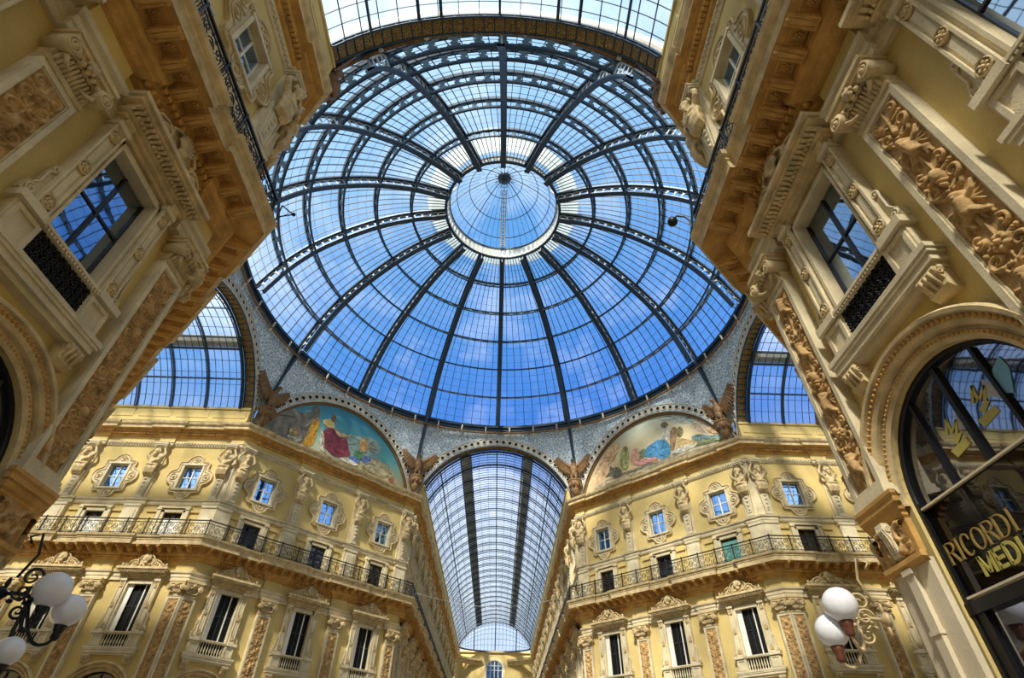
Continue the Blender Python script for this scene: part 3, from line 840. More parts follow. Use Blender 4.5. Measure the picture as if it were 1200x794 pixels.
for b in BL:
    far = b[0] == 'F'
    P = plan(b, .14)
    # ---- balcony cornice
    r = thing('balcony_cornice', f'deep bracketed cornice carrying the balcony of the {NAMES[b]}', 'cornice')
    mould(MB(), P, ARCHITRAVE).build('architrave', M['stone'], r)
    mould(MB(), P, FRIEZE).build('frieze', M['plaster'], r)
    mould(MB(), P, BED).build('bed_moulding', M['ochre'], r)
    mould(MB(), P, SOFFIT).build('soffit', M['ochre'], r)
    mould(MB(), P, CORONA).build('crown_moulding', M['carved'], r)
    cnt = 0
    for i in range(3):
        g = BL[b][i]; a, c = rng(b, i); Ps, _ = spots(b, i)
        arm_far = c - a > 30
        def off(s):
            e = .14 if any(abs(s - q) < .6 for q in Ps) or (0 < i and s < .9) or (i < 2 and s > g['L'] - .9) else 0
            return e
        n = int(round((c - a) / .62)); rest = MB()
        for q in range(n):
            s = a + (c - a) * (q + .5) / n; o = off(s)
            if not arm_far or cnt < 0:
                cnt += 1
                link('modillion', MODI, r, fm(g, s, 0, .44 + o))
                if q and not arm_far: link('soffit_rosette', SROS, r, fm(g, s - (c - a) / n / 2, 13.45, .78))
            else: rest.box(s - .11, s + .11, -1.02, -.44, 13.2, 13.45)
        if arm_far:
            MB().merge(rest, fm(g, 0)).build('modillion', M['ochre'], r)['kind'] = 'stuff'
        else:
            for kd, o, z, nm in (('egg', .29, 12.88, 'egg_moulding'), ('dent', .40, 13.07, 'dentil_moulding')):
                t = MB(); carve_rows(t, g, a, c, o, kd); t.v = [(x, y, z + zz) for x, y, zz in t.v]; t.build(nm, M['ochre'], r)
    # ---- band under the attic windows
    structure(mould(MB(), plan(b, .1), [(0, 16.3), (.08, 16.32), (.12, 16.4), (.12, 16.56), (.2, 16.6), (.22, 16.7), (0, 16.74)]).build({'FL': 'trim_1', 'FR': 'trim_2', 'NL': 'trim_3', 'NR': 'trim_4'}[b], M['stone']))
    # ---- crowning cornice
    r = thing('crowning_cornice', f'dentilled crowning cornice along the top of the {NAMES[b]}', 'cornice')
    P = plan(b, .12, .5, .8)
    mould(MB(), P, [(0, 20.62), (.06, 20.64), (.1, 20.72), (.1, 20.84), (.16, 20.88), (.16, 20.94), (.04, 20.96)]).build('string_moulding', M['stone'], r)
    mould(MB(), P, [(.04, 20.94), (.04, 21.36)]).build('frieze', M['plaster'], r)
    mould(MB(), P, [(.04, 21.34), (.14, 21.38), (.18, 21.46), (.2, 21.46), (.2, 21.62), (.34, 21.66), (.38, 21.74), (.38, 21.8), (.66, 21.82)]).build('bed_moulding', M['ochre'], r)
    mould(MB(), P, [(.66, 21.82), (.66, 21.98), (.7, 22.02), (.78, 22.1), (.82, 22.2), (.84, 22.28), (.8, 22.3), (-.3, 22.32)]).build('crown_moulding', M['carved'], r)
    for i in range(3):
        g = BL[b][i]; a, c = rng(b, i)
        if c - a > 30: continue
        for kd, o, z, nm, mt in (('egg', .10, 20.8, 'egg_moulding', 'stone'), ('dent', .24, 21.55, 'dentil_moulding', 'ochre')):
            t = MB(); carve_rows(t, g, a, c, o, kd); t.v = [(x, y, z + zz * .85) for x, y, zz in t.v]; t.build(nm, M[mt], r)

# upstands that carry the glass vaults
tn = 5
for b, ii in (('FL', (0, 2)), ('FR', (0, 2)), ('NL', (0, 2)), ('NR', (0, 2))):
    for i in ii:
        g = BL[b][i]; L = g['L']; m = MB()
        m.box(0, L, -.80, -.3, 22.3, 23.42); m.box(0, L, -.88, -.25, 23.38, 23.55); m.box(0, L, -.86, -.3, 22.3, 22.46)
        n = int(L / 2.6)
        for q in range(n): m.frustum(L * q / n + .18, L * (q + 1) / n - .18, 22.62, 23.28, -.80, -.84, .05)
        structure(MB().merge(m, fm(g, 0)).build(f'trim_{tn}', M['plaster'])); tn += 1

# ------------------------------------------------------------------ balcony railings
def rail_panel():
    """one iron panel 1.2 m wide, z from 0: scrolls round a ring, uprights at the sides"""
    m = MB(); r = .014
    m.tube([(.15 * cos(a * PI / 6), 0, .5 + .19 * sin(a * PI / 6)) for a in range(12)], .018, 4, True)
    m.tube([(.08 * cos(a * PI / 4), 0, .5 + .1 * sin(a * PI / 4)) for a in range(8)], .02, 4, True)
    for sx in (-1, 1):
        for sz in (-1, 1):
            m.tube(xz(spiral_pts((sx * .3, .5 + sz * .2), .14, -sz * PI / 2, 1.5, sx * sz, 16), 0), .017, 4)
            m.tube(xz(spiral_pts((sx * .1, .5 + sz * .32), .07, sz * PI / 2, 1.2, sx * sz, 10), 0), .014, 4)
        m.tube([(sx * .44, 0, .08), (sx * .46, 0, .5), (sx * .44, 0, .92)], r, 4)
        m.tube([(sx * .53, 0, .08), (sx * .53, 0, .92)], r, 4)
        m.tube([(sx * .3, 0, .34), (sx * .15, 0, .5), (sx * .3, 0, .66)], r, 4)
        for z in (.2, .5, .8): m.sphere((sx * .53, 0, z), .03, 5, 4)
    m.box(-.6, .6, -.012, .012, .82, .85); m.box(-.6, .6, -.012, .012, .14, .17)
    return m.mesh('scroll_panel', M['black'])
RPAN = rail_panel()
pm = MB(); pm.box(-.03, .03, -.03, .03, 0, 1.02); pm.sphere((0, 0, 1.06), .05, 8, 6); POST = pm.mesh('post', M['black'])
def railing(b, i, label):
    g = BL[b][i]; a, c = rng(b, i); off = 1.08; t = .414 * off
    if i > 0 and a == 0: a -= t
    if i < 2 and abs(c - g['L']) < .01: c += t
    r = thing('balcony_railing', label, 'railing', fm(g, a, 13.95, off))
    L = c - a
    MB().box(0, L, -.035, .035, .98, 1.04).build('top_rail', M['black'], r)
    MB().box(0, L, -.02, .02, .06, .1).build('bottom_rail', M['black'], r)
    n = max(1, round(L / 1.24)); st = L / n
    for q in range(n + 1): link('post', POST, r, Matrix.Translation((q * st, 0, 0)))
    for q in range(n): link('scroll_panel', RPAN, r, Matrix.Translation(((q + .5) * st, 0, 0)) @ Matrix.Diagonal((st / 1.24, 1, 1, 1)))
    return r
railing('FL', 0, 'black scrolled balcony railing in the left side arcade'); railing('FL', 1, 'black scrolled balcony railing across the left slanted facade')
railing('FL', 2, 'thin black balcony railing receding down the left of the far arcade'); railing('FR', 0, 'thin black balcony railing receding down the right of the far arcade')
railing('FR', 1, 'black scrolled balcony railing across the right slanted facade'); railing('FR', 2, 'black scrolled balcony railing in the right side arcade')
railing('NL', 0, 'black scrolled railing seen from below on the near left cornice'); railing('NL', 1, 'black railing round the corner of the near left building')
railing('NR', 1, 'black railing round the corner of the near right building'); railing('NR', 2, 'black scrolled railing seen from below on the near right cornice')

# ------------------------------------------------------------------ arched shopfronts
def arcband(mb, prof, n=40, cz=ARCH_Z):
    rows = []
    for i in range(n + 1):
        a = PI * i / n
        rows.append([(r * cos(a), -o, cz + r * sin(a)) for r, o in prof])
    return mb.sweep(rows)
def make_arch(mx, label, group=None):
    k = Kit('moulded_arch', label, 'arch', mx, ARCH_Z, group)
    m = MB(); arcband(m, [(1.6, -.1), (1.6, .06), (1.66, .1), (1.72, .1), (1.74, .06), (1.78, .06), (1.80, .16), (1.86, .2), (1.96, .2), (1.98, .27), (2.04, .28), (2.08, .22), (2.08, 0)])
    k.part('archivolt', m, M['carved'])
    m = MB()
    for i in range(58):
        a = PI * (i + .5) / 58; m.sphere((1.91 * cos(a), -.2, ARCH_Z + 1.91 * sin(a)), (.042, .05, .042), 6, 5)
    k.part('egg_row', m, M['ochre'])
    m = MB()
    for i in range(64):
        a = PI * (i + .5) / 64; m.sphere((1.69 * cos(a), -.1, ARCH_Z + 1.69 * sin(a)), (.026, .04, .026), 6, 4)
    k.part('bead_row', m, M['ochre'])
    return k.root
def stroke(mb, pts, w, y0, y1, closed=False):
    """flat letter stroke: pts (x,z), w width or list"""
    n = len(pts); ww = w if hasattr(w, '__len__') else [w] * n
    a, b = [], []
    for i in range(n):
        p = pts[max(0, i - 1)]; q = pts[min(n - 1, i + 1)]
        if closed: p, q = pts[(i - 1) % n], pts[(i + 1) % n]
        dx, dz = q[0] - p[0], q[1] - p[1]; l = math.hypot(dx, dz) + 1e-9
        a.append((pts[i][0] - dz / l * ww[i] / 2, pts[i][1] + dx / l * ww[i] / 2)); b.append((pts[i][0] + dz / l * ww[i] / 2, pts[i][1] - dx / l * ww[i] / 2))
    for i in range(n if closed else n - 1):
        j = (i + 1) % n
        mb.prism([a[i], a[j], b[j], b[i]], y0, y1)
def letter(mb, ch, x, z, w, h, t, y0, y1, serif):
    """capital letter w x h with its foot at (x, z); t thick stroke"""
    th = t * (.42 if serif else 1.)
    def S(p, ww): stroke(mb, [(x + a * w, z + c * h) for a, c in p], ww, y0, y1)
    def bar(a, c, d): mb.box(x + a * w - d / 2 if 0 else x + a * w - d, x + a * w + d, y1, y0, z + c * h - t * .11, z + c * h + t * .11)
    def el(a0, a1, cx, cz, rx, rz, n=12): return [(cx + rx * cos(a0 + (a1 - a0) * i / n), cz + rz * sin(a0 + (a1 - a0) * i / n)) for i in range(n + 1)]
    def wt(n, f=0.): return [th + (t - th) * abs(cos(f + PI * i / (n - 1) - PI / 2)) if serif else t for i in range(n)]
    k = t / 2 / w
    if ch == 'R':
        S([(k, 0), (k, 1)], t); p = [(k, .96)] + el(PI / 2, -PI / 2, .48, .74, .42, .22) + [(k, .52)]; S(p, [th] + wt(13) + [th]); S([(.5, .52), (.98, .02)], t)
        if serif: bar(k, .01, t); bar(k, .99, t); bar(.95, .015, t * .7)
    elif ch == 'I':
        S([(.5, 0), (.5, 1)], t)
        if serif: bar(.5, .01, t); bar(.5, .99, t)
    elif ch == 'C':
        S(el(rad(48), rad(312), .52, .5, .44, .47, 16), wt(17, 0) if serif else t)
        if serif: S([(.82, .86), (.84, .66)], th); 
    elif ch == 'O':
        pts = [(x + (.5 + .43 * cos(a * PI / 12)) * w, z + (.5 + .47 * sin(a * PI / 12)) * h) for a in range(24)]
        stroke(mb, pts, [th + (t - th) * abs(cos(a * PI / 12)) for a in range(24)], y0, y1, True)
    elif ch == 'D':
        S([(k, 0), (k, 1)], t); p = [(k, .97)] + el(PI / 2, -PI / 2, .42, .5, .5, .47, 14) + [(k, .03)]; S(p, [th] + wt(15) + [th])
        if serif: bar(k, .01, t); bar(k, .99, t)
    elif ch == 'M':
        S([(k, 0), (k, 1)], t); S([(1 - k, 0), (1 - k, 1)], t); S([(k, .98), (.5, .12)], t * .9); S([(.5, .12), (1 - k, .98)], t * .9)
    elif ch == 'E':
        S([(k, 0), (k, 1)], t)
        for c in (.0 + t / 2 / h, .5, 1 - t / 2 / h): S([(k, c), (.95, c)], t)
    elif ch == 'A':
        S([(k, 0), (.5, 1)], t); S([(.5, 1), (1 - k, 0)], t); S([(.25, .3), (.75, .3)], t)
def make_shopfront(mx, label, group=None, writing=False, name='arched_shopfront'):
    k = Kit(name, label, 'shopfront', mx, 0, group)
    y = .12
    m = MB(); arcband(m, [(1.6, -y - .02), (1.6, -y + .06), (1.545, -y + .06), (1.53, -y + .03), (1.53, -y - .04)])
    for sx in (-1, 1):
        x0, x1 = sorted((sx * 1.53, sx * 1.6)); m.box(x0, x1, y - .06, y + .04, 0, ARCH_Z)
    k.part('frame', m, M['black'])
    for x in (-.72, 0., .72):
        m = MB(); w = .028 if x else .04
        m.box(x - w, x + w, y - .03, y + .05, 5.28, ARCH_Z + math.sqrt(1.5 ** 2 - x * x)); k.part('mullion', m, M['black'])
    m = MB(); m.prism([(1.55, 5.3)] + arc(0, ARCH_Z, 1.55, 0, PI, 24) + [(-1.55, 5.3)], y + .03, y + .06)
    k.part('arched_pane', m, M['pane_shop'], label='reflecting half-round glass')
    m = MB(); m.box(-1.6, 1.6, y, y + .05, 3.98, 5.28); fa = k.part('fascia', m, M['fascia'], label='glossy black glass sign panel')
    for z in (5.24, 3.94):
        m = MB(); m.box(-1.6, 1.6, y - .05, y + .04, z, z + .03)
        k.part('transom', m, [M['cream'], M['black']] if 0 else M['pier'])
    m = MB(); m.box(-1.6, 1.6, y - .08, y + .05, 3.74, 3.9); m.box(-1.6, 1.6, y - .05, y + .05, 0, .3)
    for x in (-1.42, 0, 1.42): m.box(x - .07, x + .07, y - .05, y + .05, .3, 3.76)
    k.part('door_frame', m, M['black'])
    m = MB(); m.box(-1.5, 1.5, y + .02, y + .05, .2, 3.8); k.part('door_pane', m, M['pane_shop'])
    if writing:
        m = MB(); x = -1.51
        for ch, w in (('R', .2), ('I', .1), ('C', .21), ('O', .24), ('R', .2), ('D', .23), ('I', .1)):
            w *= .93; letter(m, ch, x, 4.40, w, .30, .034, y - .015, y, True); x += w + .024
        k.part('lettering', m, M['gold'], fa, 'thin serif gold lettering')
        m = MB(); x = -1.06
        for ch, w in (('M', .25), ('E', .17), ('D', .2), ('I', .075), ('A', .22)):
            letter(m, ch, x, 4.10, w, .26, .046, y - .015, y, False); x += w + .03
        k.part('lettering', m, M['yellow'], fa, 'bold yellow lettering')
        for (x, z, s) in ((-.30, 5.86, 1.), (.36, 5.96, 1.12)):
            m = MB(); letter(m, 'M', x - .17, z, .22 * s, .23 * s, .04 * s, y + .015, y + .03, False)
            m.prism([(x - .1, z - .24), (x + .18, z - .02), (x + .26, z - .1), (x + .02, z - .32)], y + .02, y + .03)
            m.prism([(x - .05, z - .08), (x + .02, z + .02), (x + .12, z + .04), (x + .03, z - .14)], y + .018, y + .03)
            m.v = [(x + (a - x) * .82 + (c - z) * .57, b_, z - (a - x) * .57 + (c - z) * .82) for a, b_, c in m.v]
            k.part('window_sticker', m, M['yellow'], None, 'yellow letter M above a slanting yellow patch')
            m = MB(); m.prism([(x + .1, z + .02), (x + .2, z + .28), (x + .34, z + .05), (x + .3, z - .14), (x + .2, z - .02)], y + .022, y + .03)
            k.part('window_sticker', m, M['grey'], None, 'pale grey slanting patch')
        m = MB(); m.prism([(.66, 5.92), (.78, 6.22), (.98, 6.3), (1.0, 6.1), (.84, 5.8)], y + .015, y + .03); k.part('window_sticker', m, M['paleblue'], None, 'pale blue slanting patch')
    return k.root

# ------------------------------------------------------------------ piers under the giant order
CAPP = [(0, 4.50), (.06, 4.50), (.12, 4.55), (.12, 4.62), (.03, 4.66), (.03, 5.16), (.06, 5.2), (.06, 5.24), (.10, 5.28), (.12, 5.36), (.17, 5.38), (.17, 5.46), (.2, 5.5), (.2, 5.56), (0, 5.57)]
def pier_relief(w, seed):
    R = Relief(w, .5, .016); rg = random.Random(seed)
    hw = w / 2
    R.flower((0, .26), .14, 7, 1.2); R.blob((0, .1), .1, .1, .08)
    n = max(1, int(hw / .28))
    for sx in (-1, 1):
        for q in range(n):
            c = (sx * (.2 + .28 * q + .06), .3 - .12 * (q % 2))
            R.spiral(c, .15, PI / 2, 1.6, -sx if q % 2 else sx, .045, .02, 1.5); R.flower(c, .06, 5, 1.2)
            R.leaf((c[0] - sx * .12, .06), PI / 2 - sx * .5, .3, .13, 1.4); R.leaf((c[0] + sx * .05, .44), -PI / 2 + sx * .6, .25, .11, 1.4)
    return R
def make_pier(name, label, b, i, s0, s1, corner=False, s2=0):
    """pier from s0 to s1 along wall i of block b; corner: it folds on to the next wall by s2"""
    g = BL[b][i]
    base = g['p'] + g['d'] * (s0 + s1) / 2
    r = thing(name, label, 'pier', Matrix.Translation((base.x, base.y, 0)))
    if corner == 'end':
        h = BL[b][i + 1]; raw = [(g, s0, 0), (g, g['L'] - .74, 0), (g, g['L'] - .74, .1), None, (h, .74, .1), (h, .74, 0), (h, s2, 0)]
    elif corner == 'start':
        h = BL[b][i - 1]; raw = [(h, h['L'] - s2, 0), (h, h['L'] - .74, 0), (h, h['L'] - .74, .1), None, (g, .74, .1), (g, .74, 0), (g, s1, 0)]; h, g = g, h
    else: raw = [(g, s0, 0), (g, (s0 + s1) / 2 - .48, 0), (g, (s0 + s1) / 2 - .48, .1), (g, (s0 + s1) / 2 + .48, .1), (g, (s0 + s1) / 2 + .48, 0), (g, s1, 0)]
    def outline(e):
        out = []
        for q in raw:
            if q is None:
                V = g['p'] + g['d'] * g['L']; out.append(V + (g['o'] + h['o']) / (1 + g['o'].dot(h['o'])) * (e + .1))
            else: out.append(q[0]['p'] + q[0]['d'] * q[1] + q[0]['o'] * (q[2] + e))
        return out
    def world(mb, nm, mat, par=r):
        mb.v = [(x - base.x, y - base.y, z) for x, y, z in mb.v]; return mb.build(nm, mat, par)
    mb = MB(); mould(mb, outline(0), [(.12, 0), (.12, .5), (.06, .6), (.06, 4.56)]); world(mb, 'shaft', M['pier'])
    mb = MB(); mould(mb, outline(.06), CAPP); cp = world(mb, 'capital', M['ochre'])
    # raised strips on the shaft
    for q0, q1 in zip(raw, raw[1:]):
        if q0 is None or q1 is None: continue
    faces = []
    if corner:
        faces = [(g, g['L'] - .36, .72), (h, .36, .72)]
        side = (g, (s0 + g['L'] - .74) / 2, g['L'] - .74 - s0) if corner == 'end' else (h, (s1 + .74) / 2, s1 - .74)
        faces.append(side)
    else: faces = [(g, (s0 + s1) / 2, .8), (g, s0 + ((s1 - s0) / 2 - .48) / 2, (s1 - s0) / 2 - .48), (g, s1 - ((s1 - s0) / 2 - .48) / 2, (s1 - s0) / 2 - .48)]
    for n, (gg, s, w) in enumerate(faces):
        proud = .16 if (n < 2 if corner else n == 0) else .06
        if w > .3:
            mb = MB(); pier_relief(w - .04, n).build(mb, 0, 0, 4.68)
            t = MB().merge(mb, fm(gg, s, 0, (.1 if proud > .1 else 0) + .10)); world(t, 'capital_relief', M['relief'])
            if proud > .1 and b == 'NR':
                cb = MB(); cb.prismx([(0, 5.2), (-.16, 5.2), (-.17, 5.1), (-.1, 4.95), (-.09, 4.8), (-.06, 4.68), (0, 4.66)], -.09, .09)
                for q in (-1, 1): cb.tube([(q * .1, -.09 + a_, 5.1 + c_) for a_, c_ in spiral_pts((0, 0), .06, 0, 1.5, 1, 14)], .016, 4)
                for q in range(3): cb.tube([(-.05 + .05 * q, -.16, 5.12), (-.05 + .05 * q, -.11, 4.95), (-.05 + .05 * q, -.08, 4.72)], .022, 5)
                world(MB().merge(cb, fm(gg, s, 0, .22)), 'capital_console', M['stone'])
        if proud > .1:
            mb = MB(); mb.box(-.09, .09, -.07, 0, .7, 4.5); mb.box(-.11, .11, -.09, 0, 3.6, 3.66); mb.box(-.12, .12, -.1, 0, 4.42, 4.5)
            t = MB().merge(mb, fm(gg, s, 0, proud)); world(t, 'raised_strip', M['pier'])
    return r
# ------------------------------------------------------------------ set the pieces out along the walls
PLACE = {('FL', 0): 'left side arcade wall', ('FL', 1): 'left slanted facade', ('FR', 1): 'right slanted facade', ('FR', 2): 'right side arcade wall',
         ('NL', 0): 'near left wall', ('NR', 2): 'near right wall', ('FL', 2): 'left wall of the far arcade', ('FR', 0): 'right wall of the far arcade',
         ('NL', 1): 'hidden face of the near left corner', ('NR', 1): 'hidden face of the near right corner'}
PROTO = {}; LAST = [None]
def put(kind, make, mx, label, group=None, zb=0, keep=None, **kw):
    if kind not in PROTO:
        PROTO[kind] = make(mx, label, group=group, **kw) if kind != 'x' else None
        return PROTO[kind]
    return dup(PROTO[kind], mx @ Matrix.Translation((0, 0, zb)), label, group, keep)
ORD3 = {('FL', 1): ['nearest the left side arcade', 'in the middle', 'nearest the far arcade'], ('FR', 1): ['nearest the far arcade', 'in the middle', 'nearest the right side arcade']}
ORDP = {('FL', 1): ['nearer the left side arcade', 'nearer the far arcade'], ('FR', 1): ['nearer the far arcade', 'nearer the right side arcade']}
def where(key, n, N, pil=False):
    pl = PLACE[key]
    if key in ORD3: return f'on the {pl}, {(ORDP if pil else ORD3)[key][n]}'
    if N < 2: return f'on the {pl}'
    return f'on the {pl}, {["next to", "second from"][n]} the crossing'
order = [('NL', 0), ('NR', 2), ('FL', 1), ('FR', 1), ('FL', 0), ('FR', 2), ('FL', 2), ('FR', 0)]
for key in order:
    b, i = key; g = BL[b][i]; L = g['L']; Ps, Ws = spots(b, i)
    farm = key in (('FL', 2), ('FR', 0)); pl = PLACE[key]
    inside = lambda n: True
    for n, s in enumerate(Ws):
        mx = fm(g, s); w = where(key, n, len(Ws)) if not farm else ''
        big = (lambda nm: nm.split('.')[0] in ('ledge', 'pedestal', 'rail', 'architrave', 'entablature', 'crest', 'pane', 'side_strip', 'shutter')) if farm else None
        gp = lambda t: f'{t} down the {pl}' if farm else None
        put('winn' if b[0] == 'N' else 'winf', make_window, mx, f'tall pedimented window {w}' if not farm else f'small far pedimented window in the row receding down the {pl}', gp('pedimented windows'), 7.3, big, opened=b[0] == 'F')
        LAST[0] = put('door', make_door, mx, f'low balcony door {w}' if not farm else f'small far balcony door in the row receding down the {pl}', gp('balcony doors'), Z_BAL)
        if (key == ('FL', 0)) or (key == ('FR', 1) and n == 2):
            dr = LAST[0]
            t = MB(); t.box(-.56, .56, .07, .085, 0, 1.55 if b == 'FL' else 1.75)
            t.build('curtain', M['white'] if b == 'FL' else M['teal'], dr, None, 'white curtain' if b == 'FL' else 'teal curtain')
        put('att', make_attic, mx, f'lobed attic window {w}' if not farm else f'small far lobed window in the top row down the {pl}', gp('attic windows'), 16.9)
        if not farm:
            put('arch', make_arch, mx, f'moulded ground floor arch {w}', None, ARCH_Z)
            if key == ('NR', 2) and n == 0:
                make_shopfront(mx, 'arched shopfront with black sign panel and gold lettering', None, True)
            else: put('shop', make_shopfront, mx, f'plain dark arched shopfront {w}')
    for n, s in enumerate(Ps):
        if not (1. < s < L - 1.): continue
        mx = fm(g, s); w = where(key, n, len(Ps), True) if not farm else ''
        near = b[0] == 'N'
        if near:
            make_pilaster(mx, f'big carved pilaster {w}', 2 if b == 'NL' else 3, .013, b == 'NR')
        elif farm: put('pf', make_pilaster, mx, f'far carved pilaster in the row receding down the {pl}', f'pilasters down the {pl}', 5.56, seed=1, res=.03)
        else: put('pf', make_pilaster, mx, f'slim carved pilaster {w}', None, 5.56, seed=1, res=.03)
        put('st', make_statue, mx, f'bearded atlas statue {w}' if not farm else f'far bearded statue in the row receding down the {pl}', f'atlas statues down the {pl}' if farm else None, 16.72)
        # pedestals of the attic order
        t = MB(); t.box(-.5, .5, -.28, .02, 13.95, 16.28); t.frustum(-.36, .36, 14.3, 15.95, -.28, -.33, .04); t.box(-.55, .55, -.33, .02, 16.12, 16.28)
        t.box(-.4, .4, -.1, .02, 16.74, 20.62)
        if 'ped' not in PROTO: PROTO['ped'] = t.mesh('attic_pedestal', M['stone'])
        o = link('attic_pedestal', PROTO['ped'], None, mx)
        tag(o, f'plain attic pedestal under the statue {w}' if not farm else f'far attic pedestal in the row receding down the {pl}', 'pedestal', f'attic pedestals down the {pl}' if farm else None, 'thing')
        t = MB(); t.box(-.5, .5, -.2, .02, 11.6, 12.16); t.box(-.44, .44, -.14, .02, 12.16, 12.8)
        if 'imp' not in PROTO: PROTO['imp'] = t.mesh('entablature_block', M['stone'])
        o = link('entablature_block', PROTO['imp'], None, mx)
        tag(o, f'stone block above the pilaster capital {w}' if not farm else f'far block above a capital on the {pl}', 'block', f'blocks above capitals on the {pl}' if farm else None, 'thing')
CN = {('NL', 0): 'near left', ('NR', 1): 'near right', ('FL', 0): 'far left, by the side arcade', ('FL', 1): 'far left, by the far arcade', ('FR', 0): 'far right, by the far arcade', ('FR', 1): 'far right, by the side arcade'}
for (b, i), txt in CN.items():
    g = BL[b][i]; mx = fm(g, g['L'])
    near = b[0] == 'N'; key = f'cp{b if near else ""}'
    lab = f'carved pilaster folded round the corner, {txt}'
    if key not in PROTO: PROTO[key] = make_corner_pilaster(mx, lab, (2 if b == 'NL' else 3) if near else 1, .013 if near else .03, b == 'NR')
    else: dup(PROTO[key], mx @ Matrix.Translation((0, 0, 5.56)), lab)
    lab = f'pair of atlas statues back to back on the corner, {txt}'
    if 'cs' not in PROTO: PROTO['cs'] = make_statue_pair(mx, lab)
    else: dup(PROTO['cs'], mx @ Matrix.Translation((0, 0, 16.72)), lab)
    if 'cped' not in PROTO:
        R2 = Matrix.Rotation(PI / 4, 4, 'Z'); t = MB()
        for q in (0, 1):
            m = MB(); a, c = (-.9, .1) if q == 0 else (-.1, .9)
            m.box(a, c, -.26, .02, 13.95, 16.28); m.box(a, c, -.32, .02, 16.12, 16.28); m.box(a, c, -.12, .02, 16.74, 20.62); m.box(a, c, -.18, .02, 11.6, 12.16); m.box(a, c, -.13, .02, 12.16, 12.8)
            t.merge(m, R2 if q else None)
        PROTO['cped'] = t.mesh('corner_pedestal', M['stone'])
    tag(link('corner_pedestal', PROTO['cped'], None, mx), f'plain folded pedestal behind the corner statues, {txt}', 'pedestal', None, 'thing')
# piers of the near walls
LN = BL['NL'][0]['L']
make_pier('corner_pier', 'pale corner pier with ornate capital, near left, holding the dark lamp', 'NL', 0, LN - .76, LN, 'end', .95)
make_pier('wall_pier', 'pale pier between the arches of the near left wall', 'NL', 0, LN - 5.36, LN - 4.0)
make_pier('corner_pier', 'pale sunlit corner pier with ornate capital, near right, beside the shopfront', 'NR', 2, 0, .76, 'start', .95)
make_pier('wall_pier', 'pale pier between the arches of the near right wall', 'NR', 2, 4.0, 5.36)

# ------------------------------------------------------------------ glass dome
PROF = [(17.75, 29.63), (16.55, 32.3), (14.95, 34.6), (12.85, 36.5), (10.45, 38.1), (7.7, 39.25), (4.9, 39.8)]
def catmull(P, n):
    out = []
    Q = [tuple(2 * np.array(P[0]) - np.array(P[1]))] + list(P) + [tuple(2 * np.array(P[-1]) - np.array(P[-2]))]
    for i in range(1, len(Q) - 2):
        p0, p1, p2, p3 = [np.array(q) for q in Q[i - 1:i + 3]]
        for k in range(n):
            t = k / n
            out.append(tuple(.5 * (2 * p1 + (p2 - p0) * t + (2 * p0 - 5 * p1 + 4 * p2 - p3) * t * t + (3 * p1 - p0 - 3 * p2 + p3) * t ** 3)))
    return out + [tuple(P[-1])]
ND = 8
PF = catmull(PROF, ND)
def nrm(i):
    a, b = PF[max(0, i - 1)], PF[min(len(PF) - 1, i + 1)]
    t = np.array(b) - np.array(a); t /= np.linalg.norm(t)
    return np.array((-t[1], t[0])) * (1 if t[0] < 0 else 1)
NR_ = [(-n if n[1] > 0 else n) for n in (nrm(i) for i in range(len(PF)))]   # pointing in and down
dome = thing('glass_dome', 'great round blue glass dome on dark iron ribs over the crossing', 'dome', Matrix.Translation((0, 0, 29.63)))
def D3(r, z, a): return (r * sin(a), r * cos(a), z - 29.63)
HOLE = [(math.cos(i * PI / 8), math.sin(i * PI / 8)) for i in range(16)]
def web(mb, fn, n, lobed=False, fill=.40):
    """openwork strip: fn(u, v) -> point; n cells, each with an opening"""
    for c in range(n):
        O, I = [], []
        for k in range(16):
            a = (k + .5) * PI / 8; dx, dz = cos(a), sin(a); t = .5 / max(abs(dx), abs(dz))
            O.append(((c + .5 + dx * t) / n, .5 + dz * t))
            r = fill * ((1. if k % 4 in (1, 2) else .72) if lobed else 1.)
            if lobed: r = fill * (1.12 if k % 2 == 0 else .8)
            I.append(((c + .5 + dx * r) / n, .5 + dz * r))
        vs = [fn(*p) for p in O] + [fn(*p) for p in I]
        mb.add(vs, [(k, (k + 1) % 16, 16 + (k + 1) % 16, 16 + k) for k in range(16)])
    return mb
def fat(o, t=.03):
    m = o.modifiers.new('thickness', 'SOLIDIFY'); m.thickness = t; m.offset = 0
    return o
# rib: two flanges and an openwork web
rb = MB(); wb = MB(); DEP = .85
for dep, w, h in ((0, .42, .15), (DEP, .40, .11)):
    rows = []
    for i, (r, z) in enumerate(PF):
        n = NR_[i]
        c0 = np.array((r, z)) + n * (dep - h / 2); c1 = np.array((r, z)) + n * (dep + h / 2)
        rows.append([(-w / 2, c0[0], c0[1] - 29.63), (w / 2, c0[0], c0[1] - 29.63), (w / 2, c1[0], c1[1] - 29.63), (-w / 2, c1[0], c1[1] - 29.63), (-w / 2, c0[0], c0[1] - 29.63)])
    rb.sweep(rows)
def ribfn(u, v):
    x = u * (len(PF) - 1); i = min(int(x), len(PF) - 2); f = x - i
    p = (1 - f) * (np.array(PF[i]) + NR_[i] * (.05 + v * (DEP - .1))) + f * (np.array(PF[i + 1]) + NR_[i + 1] * (.05 + v * (DEP - .1)))
    return (0, p[0], p[1] - 29.63)
web(wb, ribfn, 26, False, .43)
rbm, wbm = rb.mesh('rib', M['iron']), wb.mesh('rib_lattice', M['lattice'])
for k in range(16):
    o = link('rib', rbm, dome, Matrix.Rotation(k * PI / 8, 4, 'Z'))
    fat(link('rib_lattice', wbm, o), .05)
NS = 128
